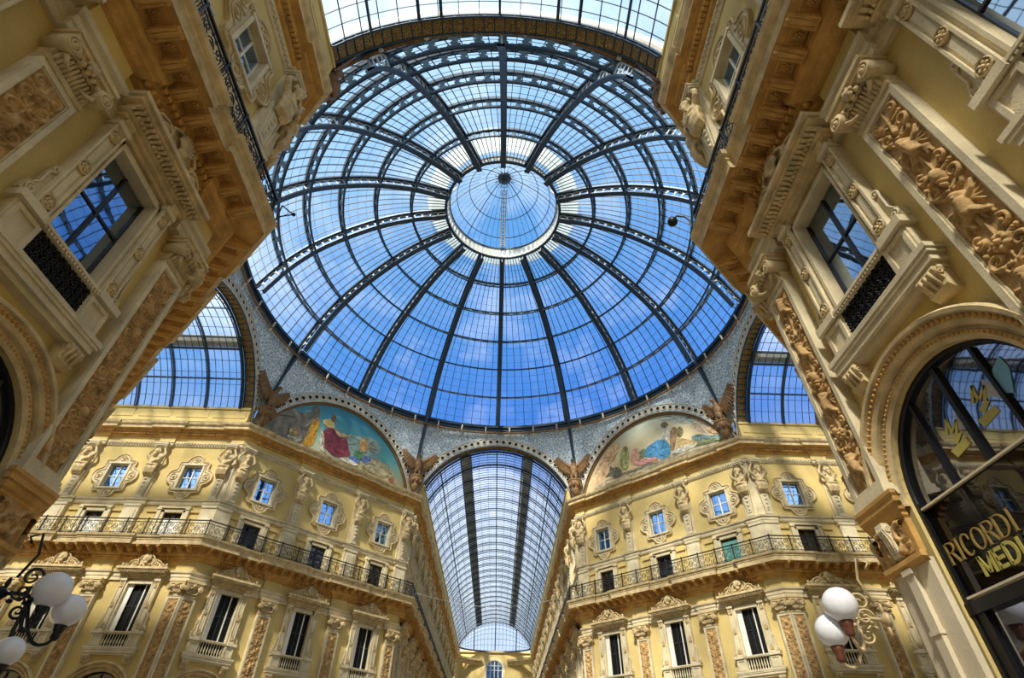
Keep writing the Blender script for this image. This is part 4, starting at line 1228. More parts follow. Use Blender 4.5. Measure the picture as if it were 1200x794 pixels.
for q in range(6):
    i = q * ND; r, z = PF[i]; n = NR_[i]; dp = .62 if q else .3
    rows = [[D3(r + n[0] * a + e, z + n[1] * a + (0), k * 2 * PI / NS) for a, e in ((-.10, -.11), (-.10, .11), (.10, .11), (.10, -.11), (-.10, -.11))] for k in range(NS)]
    m = MB(); m.sweep(rows, True)
    if q:
        rows = [[D3(r + n[0] * (dp + a) + e, z + n[1] * (dp + a), k * 2 * PI / NS) for a, e in ((-.055, -.06), (-.055, .06), (.055, .06), (.055, -.06), (-.055, -.06))] for k in range(NS)]
        m.sweep(rows, True)
    o = m.build('ring', M['iron'], dome)
    if q:
        m = MB(); web(m, lambda u, v: D3(r + n[0] * v * dp, z + n[1] * v * dp, u * 2 * PI), 16 * (5 if q < 4 else 4), True, .38)
        fat(m.build('ring_tracery', M['iron2'], o), .04)
# glazing
gl = MB(); gl.sweep([[D3(r, z, k * 2 * PI / NS) for r, z in PF] for k in range(NS)], True, True)
gl.build('glazing', M['dome_glass'], dome)
gb = MB()
for k in range(NS):
    if k % 8 == 0: continue
    a = k * 2 * PI / NS; ax = np.array((cos(a), -sin(a), 0)) * .022
    rows = []
    for i, (r, z) in enumerate(PF):
        n = NR_[i]; p = np.array(D3(r, z, a)); q = np.array(D3(r + n[0] * .07, z + n[1] * .07, a))
        rows.append([tuple(p - ax), tuple(q - ax), tuple(q + ax), tuple(p + ax)])
    gb.sweep(rows)
for i in range(len(PF) - 1):
    if i % 2 or i % ND == 0: continue
for i in range(1, len(PF) - 1):
    if i % ND == 0 or (i % 2): continue
    r, z = PF[i]; n = NR_[i]
    gb.sweep([[D3(r, z - .011, k * 2 * PI / NS), D3(r + n[0] * .03, z + n[1] * .03 - .011, k * 2 * PI / NS), D3(r + n[0] * .03, z + n[1] * .03 + .011, k * 2 * PI / NS), D3(r, z + .011, k * 2 * PI / NS)] for k in range(NS)], True)
gb.build('glazing_bars', M['bars'], dome)
# eye ring and lantern
lan = thing('dome_lantern', 'small conical glass lantern in the eye of the dome', 'lantern', Matrix.Translation((0, 0, 39.7)))
def C3(r, z, a): return (r * sin(a), r * cos(a), z)
m = MB(); m.sweep([[C3(r, z, k * 2 * PI / 96) for r, z in ((4.95, -.08), (4.72, -.08), (4.72, .02), (4.95, .02), (4.95, -.08))] for k in range(96)], True)
m.sweep([[C3(r, z, k * 2 * PI / 96) for r, z in ((4.75, .95), (4.55, .95), (4.55, 1.07), (4.75, 1.07), (4.75, .95))] for k in range(96)], True)
eye = m.build('eye_ring', M['iron'], lan)
m = MB(); web(m, lambda u, v: C3(4.76 - .12 * v, v * 1.0, u * 2 * PI), 64, True, .36); fat(m.build('openwork_band', M['cream'], eye, None, 'pale openwork band'), .04)
LP = catmull([(4.6, .9), (4.1, 2.0), (3.1, 3.4), (1.7, 4.8), (.35, 5.75)], 5)
m = MB(); m.sweep([[C3(r, z, k * 2 * PI / 64) for r, z in LP] for k in range(64)], True, True); m.build('lantern_glazing', M['dome_glass'], lan)
m = MB()
for k in range(48):
    a = k * 2 * PI / 48
    m.tube([C3(r - .03, z - .03, a) for r, z in (LP if k % 2 == 0 else LP[:14])], .045 if k % 6 == 0 else .018, 4)
m.build('lantern_bars', M['bars'], lan)
for i in (5, 10, 15):
    m = MB(); m.tube([C3(LP[i][0] - .04, LP[i][1] - .04, k * 2 * PI / 64) for k in range(64)], .035, 4, True); m.build('lantern_ring', M['bars'], lan)
m = MB(); m.lathe([(.1, 5.2), (.55, 5.35), (.6, 5.6), (.3, 5.9), (.08, 6.4)], 20)
for k in range(16): m.tube([(0, 0, 5.45), C3(.95, 5.35, k * PI / 8)], [.06, .03], 5)
m.build('finial_boss', M['bars'], lan)
m = MB()
for q in (-.2, .2): m.tube([(q, r - .12, z - .12) for r, z in LP[1:-3]], .07, 4)
for i in range(2, 19, 1): m.box(-.2, .2, LP[i][0] - .15, LP[i][0] - .09, LP[i][1] - .15, LP[i][1] - .09)
m.build('inspection_ladder', M['walk'], lan, None, 'olive inspection ladder')
for sx in (-1, 1):
    m = MB(); m.tube([C3(4.55, .9, sx * 1.9), C3(4.2, 1.9, sx * 1.9), C3(4.6, .5, sx * 2.1)], .05, 4); m.build('stay', M['cream'], lan)
ow = MB(); ow.sweep([[C3(r, z, k * 2 * PI / 64) for r, z in ((5.0, 41.0), (6.5, 40.6), (6.5, 40.7), (5.0, 41.1))] for k in range(64)], True)
tag(ow.build('roof_walkway', M['lantern_cream']), 'cream ring walkway outside round the foot of the lantern', 'walkway', None, 'thing')

# ------------------------------------------------------------------ the eight arches round the crossing
RI, RO, ZC = 7.3, 8.1, 20.45
def side(k):
    """frame of side k of the octagon: k = 0 is the far arcade, going clockwise"""
    return Matrix.Rotation(-k * PI / 4, 4, 'Z')
HW = lambda k: W if k % 2 == 0 else DL / 2
DIST = lambda k: A if k % 2 == 0 else (A + W) / math.sqrt(2)
SN = ['far arcade', 'right slanted facade', 'right side arcade', 'near right corner', 'arcade overhead', 'near left corner', 'left side arcade', 'left slanted facade']
def archang(R, k):
    return math.asin(min(.999, (22.35 - ZC) / R))
for k in range(8):
    mx = side(k); d = DIST(k); a0 = max(archang(RO, k), math.acos(min(.999, HW(k) / RO)) * .98); a1 = archang(RI, k)
    lab = {4: 'tan coffered arch at the mouth of the arcade overhead'}.get(k, f'grey rosette-studded arch over the {SN[k]}')
    r = thing('crossing_arch', lab, 'arch', mx @ Matrix.Translation((0, d, 22.3)))
    n = 48; rows = []
    for i in range(n + 1):
        t = i / n; ai = a1 + (PI - 2 * a1) * t; ao = a0 + (PI - 2 * a0) * t
        row = []
        for R, y, o in ((RI, .75, 0), (RI, 0, 0), (RI + .08, -.06, 0), (RI + .1, 0, 0), (RO - .1, 0, 1), (RO - .08, -.08, 1), (RO, -.08, 1), (RO, .75, 1), (RI, .75, 0)):
            a = ao if o else ai
            row.append((R * cos(a), y, ZC - 22.3 + R * sin(a)))
        rows.append(row)
    m = MB(); m.sweep(rows); m.build('arch_band', M['band'], r)
    m = MB(); n = 60; rows = []
    for i in range(n + 1):
        ai = a1 + (PI - 2 * a1) * i / n
        rows.append([(R * cos(ai), y, ZC - 22.3 + R * sin(ai)) for R, y in ((RI - .02, .02), (RI - .02, .73), (RI + .3, .78))])
    m.sweep(rows); m.build('coffered_soffit', M['tan'], r)
    m = MB(); spots_ = []
    for i in range(33):
        a = a1 + (PI - 2 * a1) * (i + .5) / 33
        c = ((RI + .42) * cos(a), ZC - 22.3 + (RI + .42) * sin(a))
        if abs(c[0]) > HW(k) - .1: continue
        m.tube([(c[0] + .21 * cos(q * PI / 5), -.03, c[1] + .21 * sin(q * PI / 5)) for q in range(10)], .05, 5, True)
        spots_.append(c)
    m.build('rosette_ring', M['cream'], r)
    if 'rc' not in PROTO: PROTO['rc'] = MB().lathe([(.15, -.02), (.15, .03), (.05, .05), (.02, .06)], 10, (0, 0, 0), 'y').mesh('rosette_centre', M['black'])
    for c in spots_: link('rosette_centre', PROTO['rc'], r, Matrix.Translation((c[0], 0, c[1])))
    if k % 2 == 0:
        m = MB()
        for i in range(42):
            a = a1 + (PI - 2 * a1) * i / 41
            p, q = RI - .04, RI + .0
            m.tube([((RI - .03) * cos(a), -.02, ZC - 22.3 + (RI - .03) * sin(a)), ((RI - .03) * cos(a), .76, ZC - 22.3 + (RI - .03) * sin(a))], .035, 4)
        for y in (.03, .72):
            m.tube([((RI - .03) * cos(a1 + (PI - 2 * a1) * i / 48), y, ZC - 22.3 + (RI - .03) * sin(a1 + (PI - 2 * a1) * i / 48)) for i in range(49)], .05, 4)
        m.build('coffer_bars', M['iron'], r)
# pendentives between arches and dome, one over each corner of the octagon
CORNER = ['far right, between the far arcade and the right lunette', 'far right, between the right lunette and the side arcade', 'right, behind the near right building', 'overhead, above the near right corner',
          'overhead, above the near left corner', 'left, behind the near left building', 'far left, between the left lunette and the side arcade', 'far left, between the far arcade and the left lunette']
def edge_pt(k, x):
    z = ZC + math.sqrt(max(0, RO * RO - x * x))
    return side(k) @ Vector((x, DIST(k) - .06, z))
for c in range(8):
    r = thing('pendentive', f'pale blue patterned pendentive {CORNER[c]}', 'pendentive', Matrix.Translation(side(c) @ Matrix.Rotation(-PI / 8, 4, 'Z') @ Vector((0, 19.3, 23.6))))
    o = r.matrix_basis.translation
    m = MB(); rows = []
    for k, xs in ((c, [HW(c) * i / 10 for i in range(11)]), ((c + 1) % 8, [-HW((c + 1) % 8) * (1 - i / 10) for i in range(11)])):
        for x in xs:
            p = edge_pt(k, x); an = math.atan2(p.x, p.y); q = Vector((17.72 * sin(an), 17.72 * cos(an), 29.55))
            rows.append([tuple(p.lerp(q, t) + (p.lerp(q, t).normalized() * 0) - o) for t in (0, .33, .66, 1)])
    m.sweep(rows); m.build('stucco_field', M['pend'], r)
    an = PI / 4 * c + PI / 8
    v = Vector((sin(an), cos(an), 0))
    m = MB(); m.tube([tuple(v * 17.5 + Vector((0, 0, 29.6)) - o), tuple(v * 18.4 + Vector((0, 0, 27.2)) - o), tuple(v * 19.15 + Vector((0, 0, 24.6)) - o)], .2, 4)
    m.build('corner_rib', M['iron'], r)
    for j in range(-3, 4):
        a2 = an + j * PI / 24 + (PI / 48)
        if j == 3: continue
        u = Vector((sin(a2), cos(a2), 0)); m = MB()
        m.tube([tuple(u * 17.55 + Vector((0, 0, 29.5)) - o), tuple(u * 17.62 + Vector((0, 0, 29.0)) - o), tuple(u * 17.75 + Vector((0, 0, 28.55)) - o)], [.09, .07, .1], 6)
        m.build('strut', M['cream'], r, None, 'pale iron strut')
br = MB(); br.sweep([[C3(r, z, k * 2 * PI / 96) for r, z in ((17.95, 29.7), (17.5, 29.7), (17.5, 29.45), (17.66, 29.45), (17.66, 29.2), (17.95, 29.2))] for k in range(96)], True)
tag(br.build('dome_base_ring', M['iron']), 'dark iron ring on which the dome stands', 'ring', None, 'thing')
br = MB(); br.sweep([[C3(r, z, k * 2 * PI / 96) for r, z in ((17.7, 29.0), (17.56, 29.0), (17.56, 28.86), (17.7, 28.86))] for k in range(96)], True)
tag(br.build('brown_ledge_ring', M['eagle']), 'thin brown ledge running round just under the dome ring', 'ledge', None, 'thing')

# ------------------------------------------------------------------ eagles
def eagle_parts():
    b = MB()
    b.sphere((0, -.35, 1.2), (.36, .32, .55), 14, 10); b.sphere((0, -.42, .8), (.26, .26, .36), 12, 9)
    b.tube([(0, -.4, 1.55), (0, -.5, 1.85), (0, -.62, 2.02)], [.24, .17, .15], 10)
    b.sphere((0, -.66, 2.06), (.15, .2, .15), 12, 9); b.tube([(0, -.8, 2.06), (0, -.95, 2.02), (0, -.98, 1.92)], [.08, .055, .02], 8)
    for sx in (-1, 1):
        b.tube([(sx * .16, -.42, .75), (sx * .2, -.5, .45), (sx * .2, -.52, .2)], [.16, .12, .07], 8)
        for q in range(3): b.tube([(sx * .2, -.52, .2), (sx * .2 + (q - 1) * .1, -.68, .12), (sx * .2 + (q - 1) * .12, -.72, .02)], [.05, .045, .02], 6)
    b.tube([(0, -.2, .8), (0, -.05, .3), (0, .0, -.1)], [.22, .26, .3], 8)
    body = voxel(b, .045, M['eagle'], 'body')
    w = MB()
    w.tube([(.2, -.3, 1.5), (.7, -.22, 1.95), (1.25, -.18, 2.5), (1.5, -.15, 2.9)], [.2, .17, .12, .06], 8)
    for q in range(11):
        t = q / 10; x0, z0 = .3 + 1.15 * t, 1.55 + 1.25 * t
        L = 1.15 - .35 * abs(t - .5)
        a = -PI / 2 + .15 + .75 * t
        x1, z1 = x0 + L * cos(a), z0 + L * sin(a)
        w.tube([(x0, -.2, z0), ((x0 + x1) / 2, -.16, (z0 + z1) / 2), (x1, -.06, z1)], [.07, .09, .03], 6)
        w.tube([(x0, -.26, z0), (x0 + .4 * (x1 - x0), -.25, z0 + .4 * (z1 - z0))], [.07, .05], 6)
    wr = voxel(w, .045, M['eagle'], 'wing', 1)
    l = MB(); l.v = [(-x, y, z) for x, y, z in w.v]; l.f = [tuple(reversed(f)) for f in w.f]; l.sm = w.sm; l.mi = w.mi
    wl = voxel(l, .045, M['eagle'], 'wing', 1)
    c = MB(); c.lathe([(.06, -1.3), (.22, -1.1), (.4, -.7), (.34, -.6), (.5, -.4), (.62, -.1), (.55, -.05), (.66, .0), (.66, .12), (0.1, .13)], 16, (0, -.3, 0))
    for q in range(8): c.sphere((.5 * cos(q * PI / 4), -.3 + .5 * sin(q * PI / 4), -.35), (.12, .12, .2), 8, 6)
    return body, wr, wl, c.mesh('console', M['eagle'])
EB, EWR, EWL, EC = eagle_parts()
for c in range(8):
    mx = side(c) @ Matrix.Rotation(-PI / 8, 4, 'Z') @ Matrix.Translation((0, 18.85, 23.75))
    r = thing('eagle_statue', f'brown spread-winged eagle sculpture {CORNER[c]}', 'statue', mx)
    for nm, dt in (('body', EB), ('wing', EWR), ('wing', EWL), ('console', EC)): link(nm, dt, r)

# ------------------------------------------------------------------ painted lunettes
def lunette(k, mats, bg, polys, label):
    mx = side(k) @ Matrix.Translation((0, DIST(k) + .3, 22.3))
    r = thing('painted_lunette', label, 'painting', mx)
    m = MB(); m.prism([(RI * cos(a), RI * sin(a) + ZC - 22.3) for a in [archang(RI, k) + (PI - 2 * archang(RI, k)) * i / 60 for i in range(61)]], .06, 0)
    m.build('painted_ground', bg, r)
    m = MB(); ms = []; idx = {}
    for n, (nm, col, pts) in enumerate(polys):
        if col not in idx:
            idx[col] = len(ms); ms.append(stone('paint_' + nm, col, .8, .35, 2.2, 0, 6))
        # soften the outline: subdivide with a Chaikin pass
        P = pts
        for _ in range(2):
            Q = []
            for i in range(len(P)):
                a, c2 = P[i], P[(i + 1) % len(P)]
                Q += [(.75 * a[0] + .25 * c2[0], .75 * a[1] + .25 * c2[1]), (.25 * a[0] + .75 * c2[0], .25 * a[1] + .75 * c2[1])]
            P = Q
        P = [(x, z - 22.3) for x, z in P]
        m.prism(P, .0, -.008 - .004 * n, idx[col])
        # brushed folds in a lighter and a darker tone
        cx, cz = sum(p[0] for p in P) / len(P), sum(p[1] for p in P) / len(P)
        ext = max(abs(p[0] - cx) + abs(p[1] - cz) for p in P)
        if ext > .35:
            rg = random.Random(n)
            for q in range(9):
                tone = tuple(min(.95, v * (1.55 if q % 2 else .55)) for v in col)
                if tone not in idx:
                    idx[tone] = len(ms); ms.append(stone('paint_' + nm + '_fold', tone, .8, .3, 3, 0, 6))
                a, b2 = P[(q * 5 + n) % len(P)], P[(q * 5 + n + 3 + rg.randrange(5)) % len(P)]
                k1, k2 = .9, .15 + .4 * rg.random(); d1 = rg.uniform(-.12, .12) * ext
                p0 = (cx + (a[0] - cx) * k1, cz + (a[1] - cz) * k1); p2 = (cx + (b2[0] - cx) * k2, cz + (b2[1] - cz) * k2)
                p1 = ((p0[0] + p2[0]) / 2 + d1, (p0[1] + p2[1]) / 2 - d1)
                stroke(m, [p0, ((p0[0] + 2 * p1[0] + p2[0]) / 4, (p0[1] + 2 * p1[1] + p2[1]) / 4), p2], [.02 + .02 * ext, .05 + .03 * ext, .02], .0, -.010 - .004 * n)
                for w_ in range(12): m.mi[-1 - w_] = idx[tone]
    m.build('painted_figures', ms, r)
    m = MB(); a1 = archang(RI, k)
    m.tube([((RI - .06) * cos(a1 + (PI - 2 * a1) * i / 60), -.06, ZC - 22.3 + (RI - .06) * sin(a1 + (PI - 2 * a1) * i / 60)) for i in range(61)], .1, 6)
    m.build('gilt_frame', M['eagle'], r)
    return r
def skyground(name, stops, ax, sc=.16, loc=.5):
    m, t, out = nt(name); L = t.links.new
    b = t.nodes.new('ShaderNodeBsdfPrincipled'); L(b.outputs[0], out.inputs[0]); b.inputs['Roughness'].default_value = .8
    tc = t.nodes.new('ShaderNodeTexCoord'); sp = t.nodes.new('ShaderNodeSeparateXYZ'); L(tc.outputs['Object'], sp.inputs[0])
    n = t.nodes.new('ShaderNodeTexNoise'); n.inputs['Scale'].default_value = .8; n.inputs['Detail'].default_value = 8; L(tc.outputs['Object'], n.inputs['Vector'])
    f = t.nodes.new('ShaderNodeMath'); f.operation = 'MULTIPLY_ADD'; f.inputs[1].default_value = .5; L(n.outputs['Fac'], f.inputs[0])
    g = t.nodes.new('ShaderNodeMath'); g.operation = 'MULTIPLY_ADD'; g.inputs[1].default_value = sc; g.inputs[2].default_value = loc - .25
    L(sp.outputs[ax], g.inputs[0]); L(g.outputs[0], f.inputs[2])
    r = t.nodes.new('ShaderNodeValToRGB'); L(f.outputs[0], r.inputs[0]); L(r.outputs[0], b.inputs['Base Color'])
    e = r.color_ramp.elements; e[0].position, e[1].position = stops[0][0], stops[-1][0]
    e[0].color = (*stops[0][1], 1); e[1].color = (*stops[-1][1], 1)
    for p, c in stops[1:-1]: q = e.new(p); q.color = (*c, 1)
    return m
LEFT_PAINT = [
('meadow',(.46,.42,.24),[(-0.43, 23.18), (1.44, 24.09), (3.27, 24.6), (4.78, 24.3), (6.52, 23.02), (3.72, 22.6), (0.94, 22.88)]),
('haze',(.30,.42,.40),[(-0.36, 24.86), (1.0, 25.88), (2.88, 26.32), (3.93, 25.55), (2.62, 24.33), (0.68, 23.9)]),
('rocks',(.30,.27,.22),[(-6.82, 23.29), (-6.14, 24.55), (-5.11, 25.64), (-4.47, 25.51), (-3.44, 25.76), (-3.5, 26.4), (-2.89, 26.91), (-2.68, 25.74), (-3.05, 25.3), (-3.32, 23.77), (-3.51, 22.83), (-5.08, 22.73)]),
('column',(.22,.20,.16),[(-3.58, 26.56), (-2.87, 26.93), (-2.62, 25.64), (-3.21, 25.42)]),
('boat',(.62,.55,.40),[(-4.88, 23.3), (-4.12, 23.29), (-3.43, 23.72), (-3.58, 23.04), (-4.32, 22.83)]),
('sail',(.60,.42,.20),[(-4.74, 23.43), (-4.66, 23.89), (-4.38, 24.09), (-3.91, 23.75), (-4.15, 23.39)]),
('orange_robe',(.72,.36,.05),[(-3.08, 25.41), (-2.78, 25.66), (-2.45, 25.39), (-2.51, 24.52), (-2.49, 23.4), (-2.87, 23.05), (-3.49, 22.96), (-3.22, 23.82), (-3.19, 24.72)]),
('orange_head',(.45,.24,.12),[(-2.92, 25.36), (-2.99, 25.59), (-2.82, 25.78), (-2.61, 25.71), (-2.6, 25.48)]),
('maroon_robe',(.27,.06,.09),[(-2.05, 24.87), (-1.56, 25.42), (-1.04, 25.4), (-0.43, 25.09), (0.25, 25.07), (0.62, 24.13), (0.97, 23.83), (0.06, 23.26), (-0.53, 23.08), (-1.18, 23.36), (-1.83, 23.69)]),
('yellow_torso',(.72,.52,.22),[(-2.37, 25.76), (-1.76, 26.12), (-1.36, 26.11), (-1.05, 25.46), (-1.55, 25.36), (-2.05, 25.32)]),
('head',(.24,.14,.08),[(-1.66, 26.24), (-1.59, 26.71), (-1.34, 26.74), (-1.16, 26.42), (-1.27, 26.0), (-1.52, 25.97)]),
('arm',(.70,.48,.30),[(-1.09, 25.58), (-0.67, 25.25), (0.15, 25.42), (0.43, 25.68), (0.5, 25.54), (0.09, 25.13), (-0.58, 24.92), (-0.99, 25.23)]),
('pedestal',(.60,.55,.42),[(-2.33, 24.99), (-2.06, 25.12), (-1.74, 23.36), (-1.11, 23.14), (-1.68, 23.14), (-1.94, 23.28)]),
('angel',(.75,.42,.16),[(1.42, 25.27), (1.59, 25.74), (2.0, 25.79), (2.3, 25.12), (2.14, 24.59), (1.67, 24.52)]),
('wing',(.40,.36,.25),[(2.36, 25.14), (2.33, 25.87), (2.7, 25.83), (2.93, 25.12), (2.64, 24.86)]),
('green_robe',(.13,.30,.14),[(0.98, 24.03), (1.35, 24.44), (1.89, 24.48), (2.12, 24.12), (1.54, 23.69)]),
('blue_robe',(.10,.19,.48),[(0.64, 23.56), (1.22, 23.87), (1.86, 23.76), (1.87, 23.44), (1.1, 23.32)]),
('blue_cloth',(.16,.24,.55),[(1.98, 24.13), (2.59, 24.45), (2.93, 24.2), (2.51, 23.64), (2.01, 23.69)]),
('crowd',(.48,.42,.26),[(1.88, 23.39), (2.73, 23.86), (3.29, 24.48), (4.06, 24.27), (4.93, 23.58), (4.45, 23.13), (3.05, 23.09)]),
('crowd_red',(.40,.16,.12),[(4.78, 23.26), (5.41, 23.37), (5.63, 23.01), (5.06, 22.98)]),
('white_cloth',(.75,.72,.62),[(-0.17, 23.16), (0.8, 23.44), (1.91, 23.27), (1.18, 22.98), (0.12, 23.04)]),
]
RIGHT_PAINT = [
('cloud',(.62,.50,.36),[(3.91, 25.46), (4.9, 25.76), (5.83, 24.99), (6.29, 24.2), (5.6, 24.03), (4.62, 24.56)]),
('cloud_grey',(.42,.45,.40),[(1.1, 27.31), (2.82, 27.07), (4.53, 26.17), (4.82, 25.43), (3.72, 25.66), (2.45, 26.46)]),
('pink_sky',(.78,.48,.28),[(-6.21, 23.4), (-5.03, 25.24), (-3.45, 26.59), (-2.47, 26.59), (-2.9, 25.47), (-4.11, 24.66), (-4.66, 23.49)]),
('hill',(.22,.33,.33),[(3.95, 24.12), (4.14, 24.46), (4.9, 24.32), (5.44, 23.86), (6.37, 23.71), (6.87, 23.22), (6.05, 23.27), (4.82, 23.54)]),
('blue_robe',(.09,.29,.52),[(-0.57, 24.34), (-0.08, 25.0), (0.71, 25.19), (1.1, 25.28), (1.9, 24.95), (2.12, 24.26), (1.94, 23.39), (1.1, 23.36), (0.71, 23.85), (-0.0, 24.0)]),
('torso',(.72,.66,.55),[(1.22, 25.23), (1.57, 25.46), (1.88, 26.08), (2.17, 26.01), (2.37, 25.49), (2.23, 24.82), (1.79, 25.0)]),
('head',(.20,.17,.11),[(1.55, 26.47), (1.82, 26.74), (2.12, 26.67), (2.4, 26.23), (2.15, 26.21), (1.97, 26.04), (1.77, 26.18)]),
('brown_figure',(.36,.24,.13),[(2.2, 24.95), (2.42, 25.72), (2.81, 25.87), (3.05, 25.58), (2.73, 24.62), (2.38, 23.81), (2.03, 23.82)]),
('bearded',(.24,.19,.09),[(2.9, 25.27), (3.14, 25.73), (3.51, 25.51), (3.44, 24.93), (3.15, 24.68), (2.87, 24.9)]),
('seated_gold',(.62,.45,.22),[(2.83, 24.82), (3.34, 24.49), (4.05, 24.08), (4.41, 23.7), (3.28, 23.69), (2.62, 23.83)]),
('ground',(.42,.36,.24),[(-6.25, 23.05), (-4.81, 23.42), (-2.91, 23.5), (-0.71, 23.55), (2.05, 23.35), (4.16, 23.57), (6.67, 23.24), (6.96, 22.79), (4.19, 22.77), (0.73, 22.68), (-3.04, 22.59)]),
('rose_cloud',(.70,.42,.24),[(5.33, 24.73), (6.15, 24.5), (6.5, 23.77), (5.68, 23.94)]),
('shadow_tree',(.20,.25,.14),[(-1.21, 24.34), (-0.74, 24.89), (-0.08, 25.0), (-0.34, 24.25), (-0.75, 24.04)]),
('animal',(.20,.19,.15),[(-4.64, 23.73), (-3.99, 23.99), (-3.86, 24.69), (-3.67, 24.31), (-3.07, 24.28), (-2.69, 23.66), (-2.89, 23.19), (-3.61, 23.26), (-3.88, 23.77)]),
('green_man',(.40,.42,.18),[(-2.87, 24.7), (-2.37, 25.9), (-2.03, 25.9), (-1.85, 25.32), (-1.83, 24.57), (-2.17, 23.6), (-2.72, 23.91)]),
('dark_head',(.22,.17,.09),[(-2.35, 25.7), (-2.09, 25.92), (-1.86, 25.7), (-1.9, 25.4), (-2.23, 25.44)]),
('pink_woman',(.66,.36,.26),[(-1.79, 24.43), (-1.45, 25.29), (-0.8, 25.29), (-0.81, 24.43), (-1.13, 24.06), (-0.69, 23.66), (-1.55, 23.85)]),
('pink_cloth',(.70,.32,.30),[(-1.27, 23.99), (-0.61, 24.11), (0.7, 23.8), (0.89, 23.49), (-0.34, 23.53), (-1.08, 23.57)]),
('white_cloth',(.75,.72,.60),[(2.03, 23.82), (3.31, 23.8), (3.85, 23.7), (4.39, 23.6), (4.11, 23.36), (2.29, 23.38)]),
('plants',(.30,.34,.18),[(4.44, 23.81), (5.49, 23.61), (6.48, 23.32), (6.44, 23.17), (4.97, 23.25), (4.37, 23.49)]),
]
lunette(7, None, skyground('teal_sky_paint', [(0., (.45, .40, .22)), (.3, (.40, .46, .32)), (.55, (.10, .36, .40)), (.9, (.06, .28, .42))], 2, .17, .1), LEFT_PAINT, 'half-round painting of robed figures under a teal sky')
lunette(1, None, skyground('straw_sky_paint', [(0., (.46, .40, .26)), (.4, (.72, .56, .30)), (.65, (.66, .57, .36)), (.9, (.50, .52, .40))], 2, .17, .1), RIGHT_PAINT, 'half-round painting of seated figures under a straw yellow sky')
for k in (3, 5):
    m = MB(); m.prism([(RI * cos(a), RI * sin(a) + ZC) for a in [archang(RI, k) + (PI - 2 * archang(RI, k)) * i / 40 for i in range(41)]], .06, 0)
    structure(m.build('wall_lunette_right' if k == 3 else 'wall_lunette_left', M['plaster'], None, side(k) @ Matrix.Translation((0, DIST(k) + .3, 0))))

# ------------------------------------------------------------------ barrel vaults
RV = 7.15; PH = math.acos((23.5 - ZC) / RV); VL = 61.
def vp(ph, y, dr=0.): return ((RV + dr) * sin(ph), y, ZC + (RV + dr) * cos(ph) - 23.5)
def make_vault(mx, label):
    r = thing('glass_vault', label, 'vault', mx @ Matrix.Translation((0, 0, 23.5)))
    N = 24; P = [-PH + 2 * PH * i / N for i in range(N + 1)]
    m = MB(); m.sweep([[vp(p, y) for p in P] for y in (0, VL)], False, True); m.build('glazing', M['vault_glass'], r)
    nr = 24; st = VL / nr
    rm = MB(); rm.sweep([[vp(p, e, d) for d, e in ((.06, -.045), (-.12, -.045), (-.12, .045), (.06, .045), (.06, -.045))] for p in P])
    rm.sweep([[vp(p, e, d) for d, e in ((-.28, -.04), (-.33, -.04), (-.33, .04), (-.28, .04), (-.28, -.04))] for p in P])
    for i in range(0, N + 1, 1): rm.tube([vp(P[i], 0, -.1), vp(P[i], 0, -.32)], .03, 4)
    rm = rm.mesh('rib', M['iron'])
    for i in range(nr + 1): link('rib', rm, r, Matrix.Translation((0, i * st, 0)))
    for ph, rr in ((0, .07), (-.36, .09), (.36, .09), (-.50, .09), (.50, .09), (-.82, .07), (.82, .07)):
        m = MB(); m.tube([vp(ph, 0, -.06), vp(ph, VL, -.06)], rr, 4); m.build('purlin', M['iron'], r)
    for sx in (-1, 1):
        m = MB(); m.sweep([[vp(sx * p, y, .16) for p in (.365, .41, .455, .495)] + [vp(sx * .495, y, .24), vp(sx * .365, y, .24), vp(sx * .365, y, .16)] for y in (0, VL)])
        m.build('roof_walkway', M['walk'], r, None, 'olive walkway strip')
    m = MB(); nb = 5
    for i in range(nr * nb):
        if i % nb == 0: continue
        y = i * st / nb
        m.sweep([[vp(p, y - .012, -.0), vp(p, y - .012, -.05), vp(p, y + .012, -.05), vp(p, y + .012, 0)] for p in P])
    K = 18
    for i in range(1, K):
        p = -PH + 2 * PH * i / K; d = .0018
        m.sweep([[vp(p - d, y), vp(p - d, y, -.05), vp(p + d, y, -.05), vp(p + d, y)] for y in (0, VL)])
    m.build('glazing_bars', M['bars'], r)
    return r
V0 = make_vault(Matrix.Translation((0, A + .8, 0)), 'long glass barrel vault with olive strips over the far arcade')
for k, t in ((2, 'blue glass barrel vault over the right side arcade'), (4, 'glass barrel vault over the near arcade, overhead'), (6, 'blue glass barrel vault over the left side arcade')):
    dup(V0, side(k) @ Matrix.Translation((0, A + .8, 23.5)), t, None, (lambda nm: 'walkway' not in nm) if k == 4 else None)
# glazed hip and end wall of the far arcade
YE = A + .8 + VL
h = thing('glazed_hip', 'glazed hipped end closing the far vault', 'roof', Matrix.Translation((0, YE, 23.5)))
def hp(t, v):
    ph = -PH + 2 * PH * t; a = Vector((RV * sin(ph), 0, ZC + RV * cos(ph) - 23.5))
    x = 6.45 * sin(ph) / sin(PH); b = Vector((x, 3.6 * math.sqrt(max(0, 1 - (x / 6.6) ** 2)), 0))
    p = a.lerp(b, v); p.z += .5 * v * (1 - v) * a.z; return tuple(p)
m = MB(); m.sweep([[hp(i / 24, j / 6) for j in range(7)] for i in range(25)], False, True); m.build('glazing', M['vault_glass'], h)
for i in (0, 6, 12, 18, 24):
    m = MB(); m.tube([hp(i / 24, j / 6) for j in range(7)], .12, 4); m.build('rib', M['iron'], h)
m = MB()
for i in range(25): m.tube([hp(i / 24, j / 6) for j in range(7)], .03, 4)
for j in range(1, 6): m.tube([hp(i / 24, j / 6) for i in range(25)], .03, 4)
m.tube([hp(i / 24, 0) for i in range(25)], .16, 4); m.tube([hp(i / 24, 1) for i in range(25)], .14, 4)
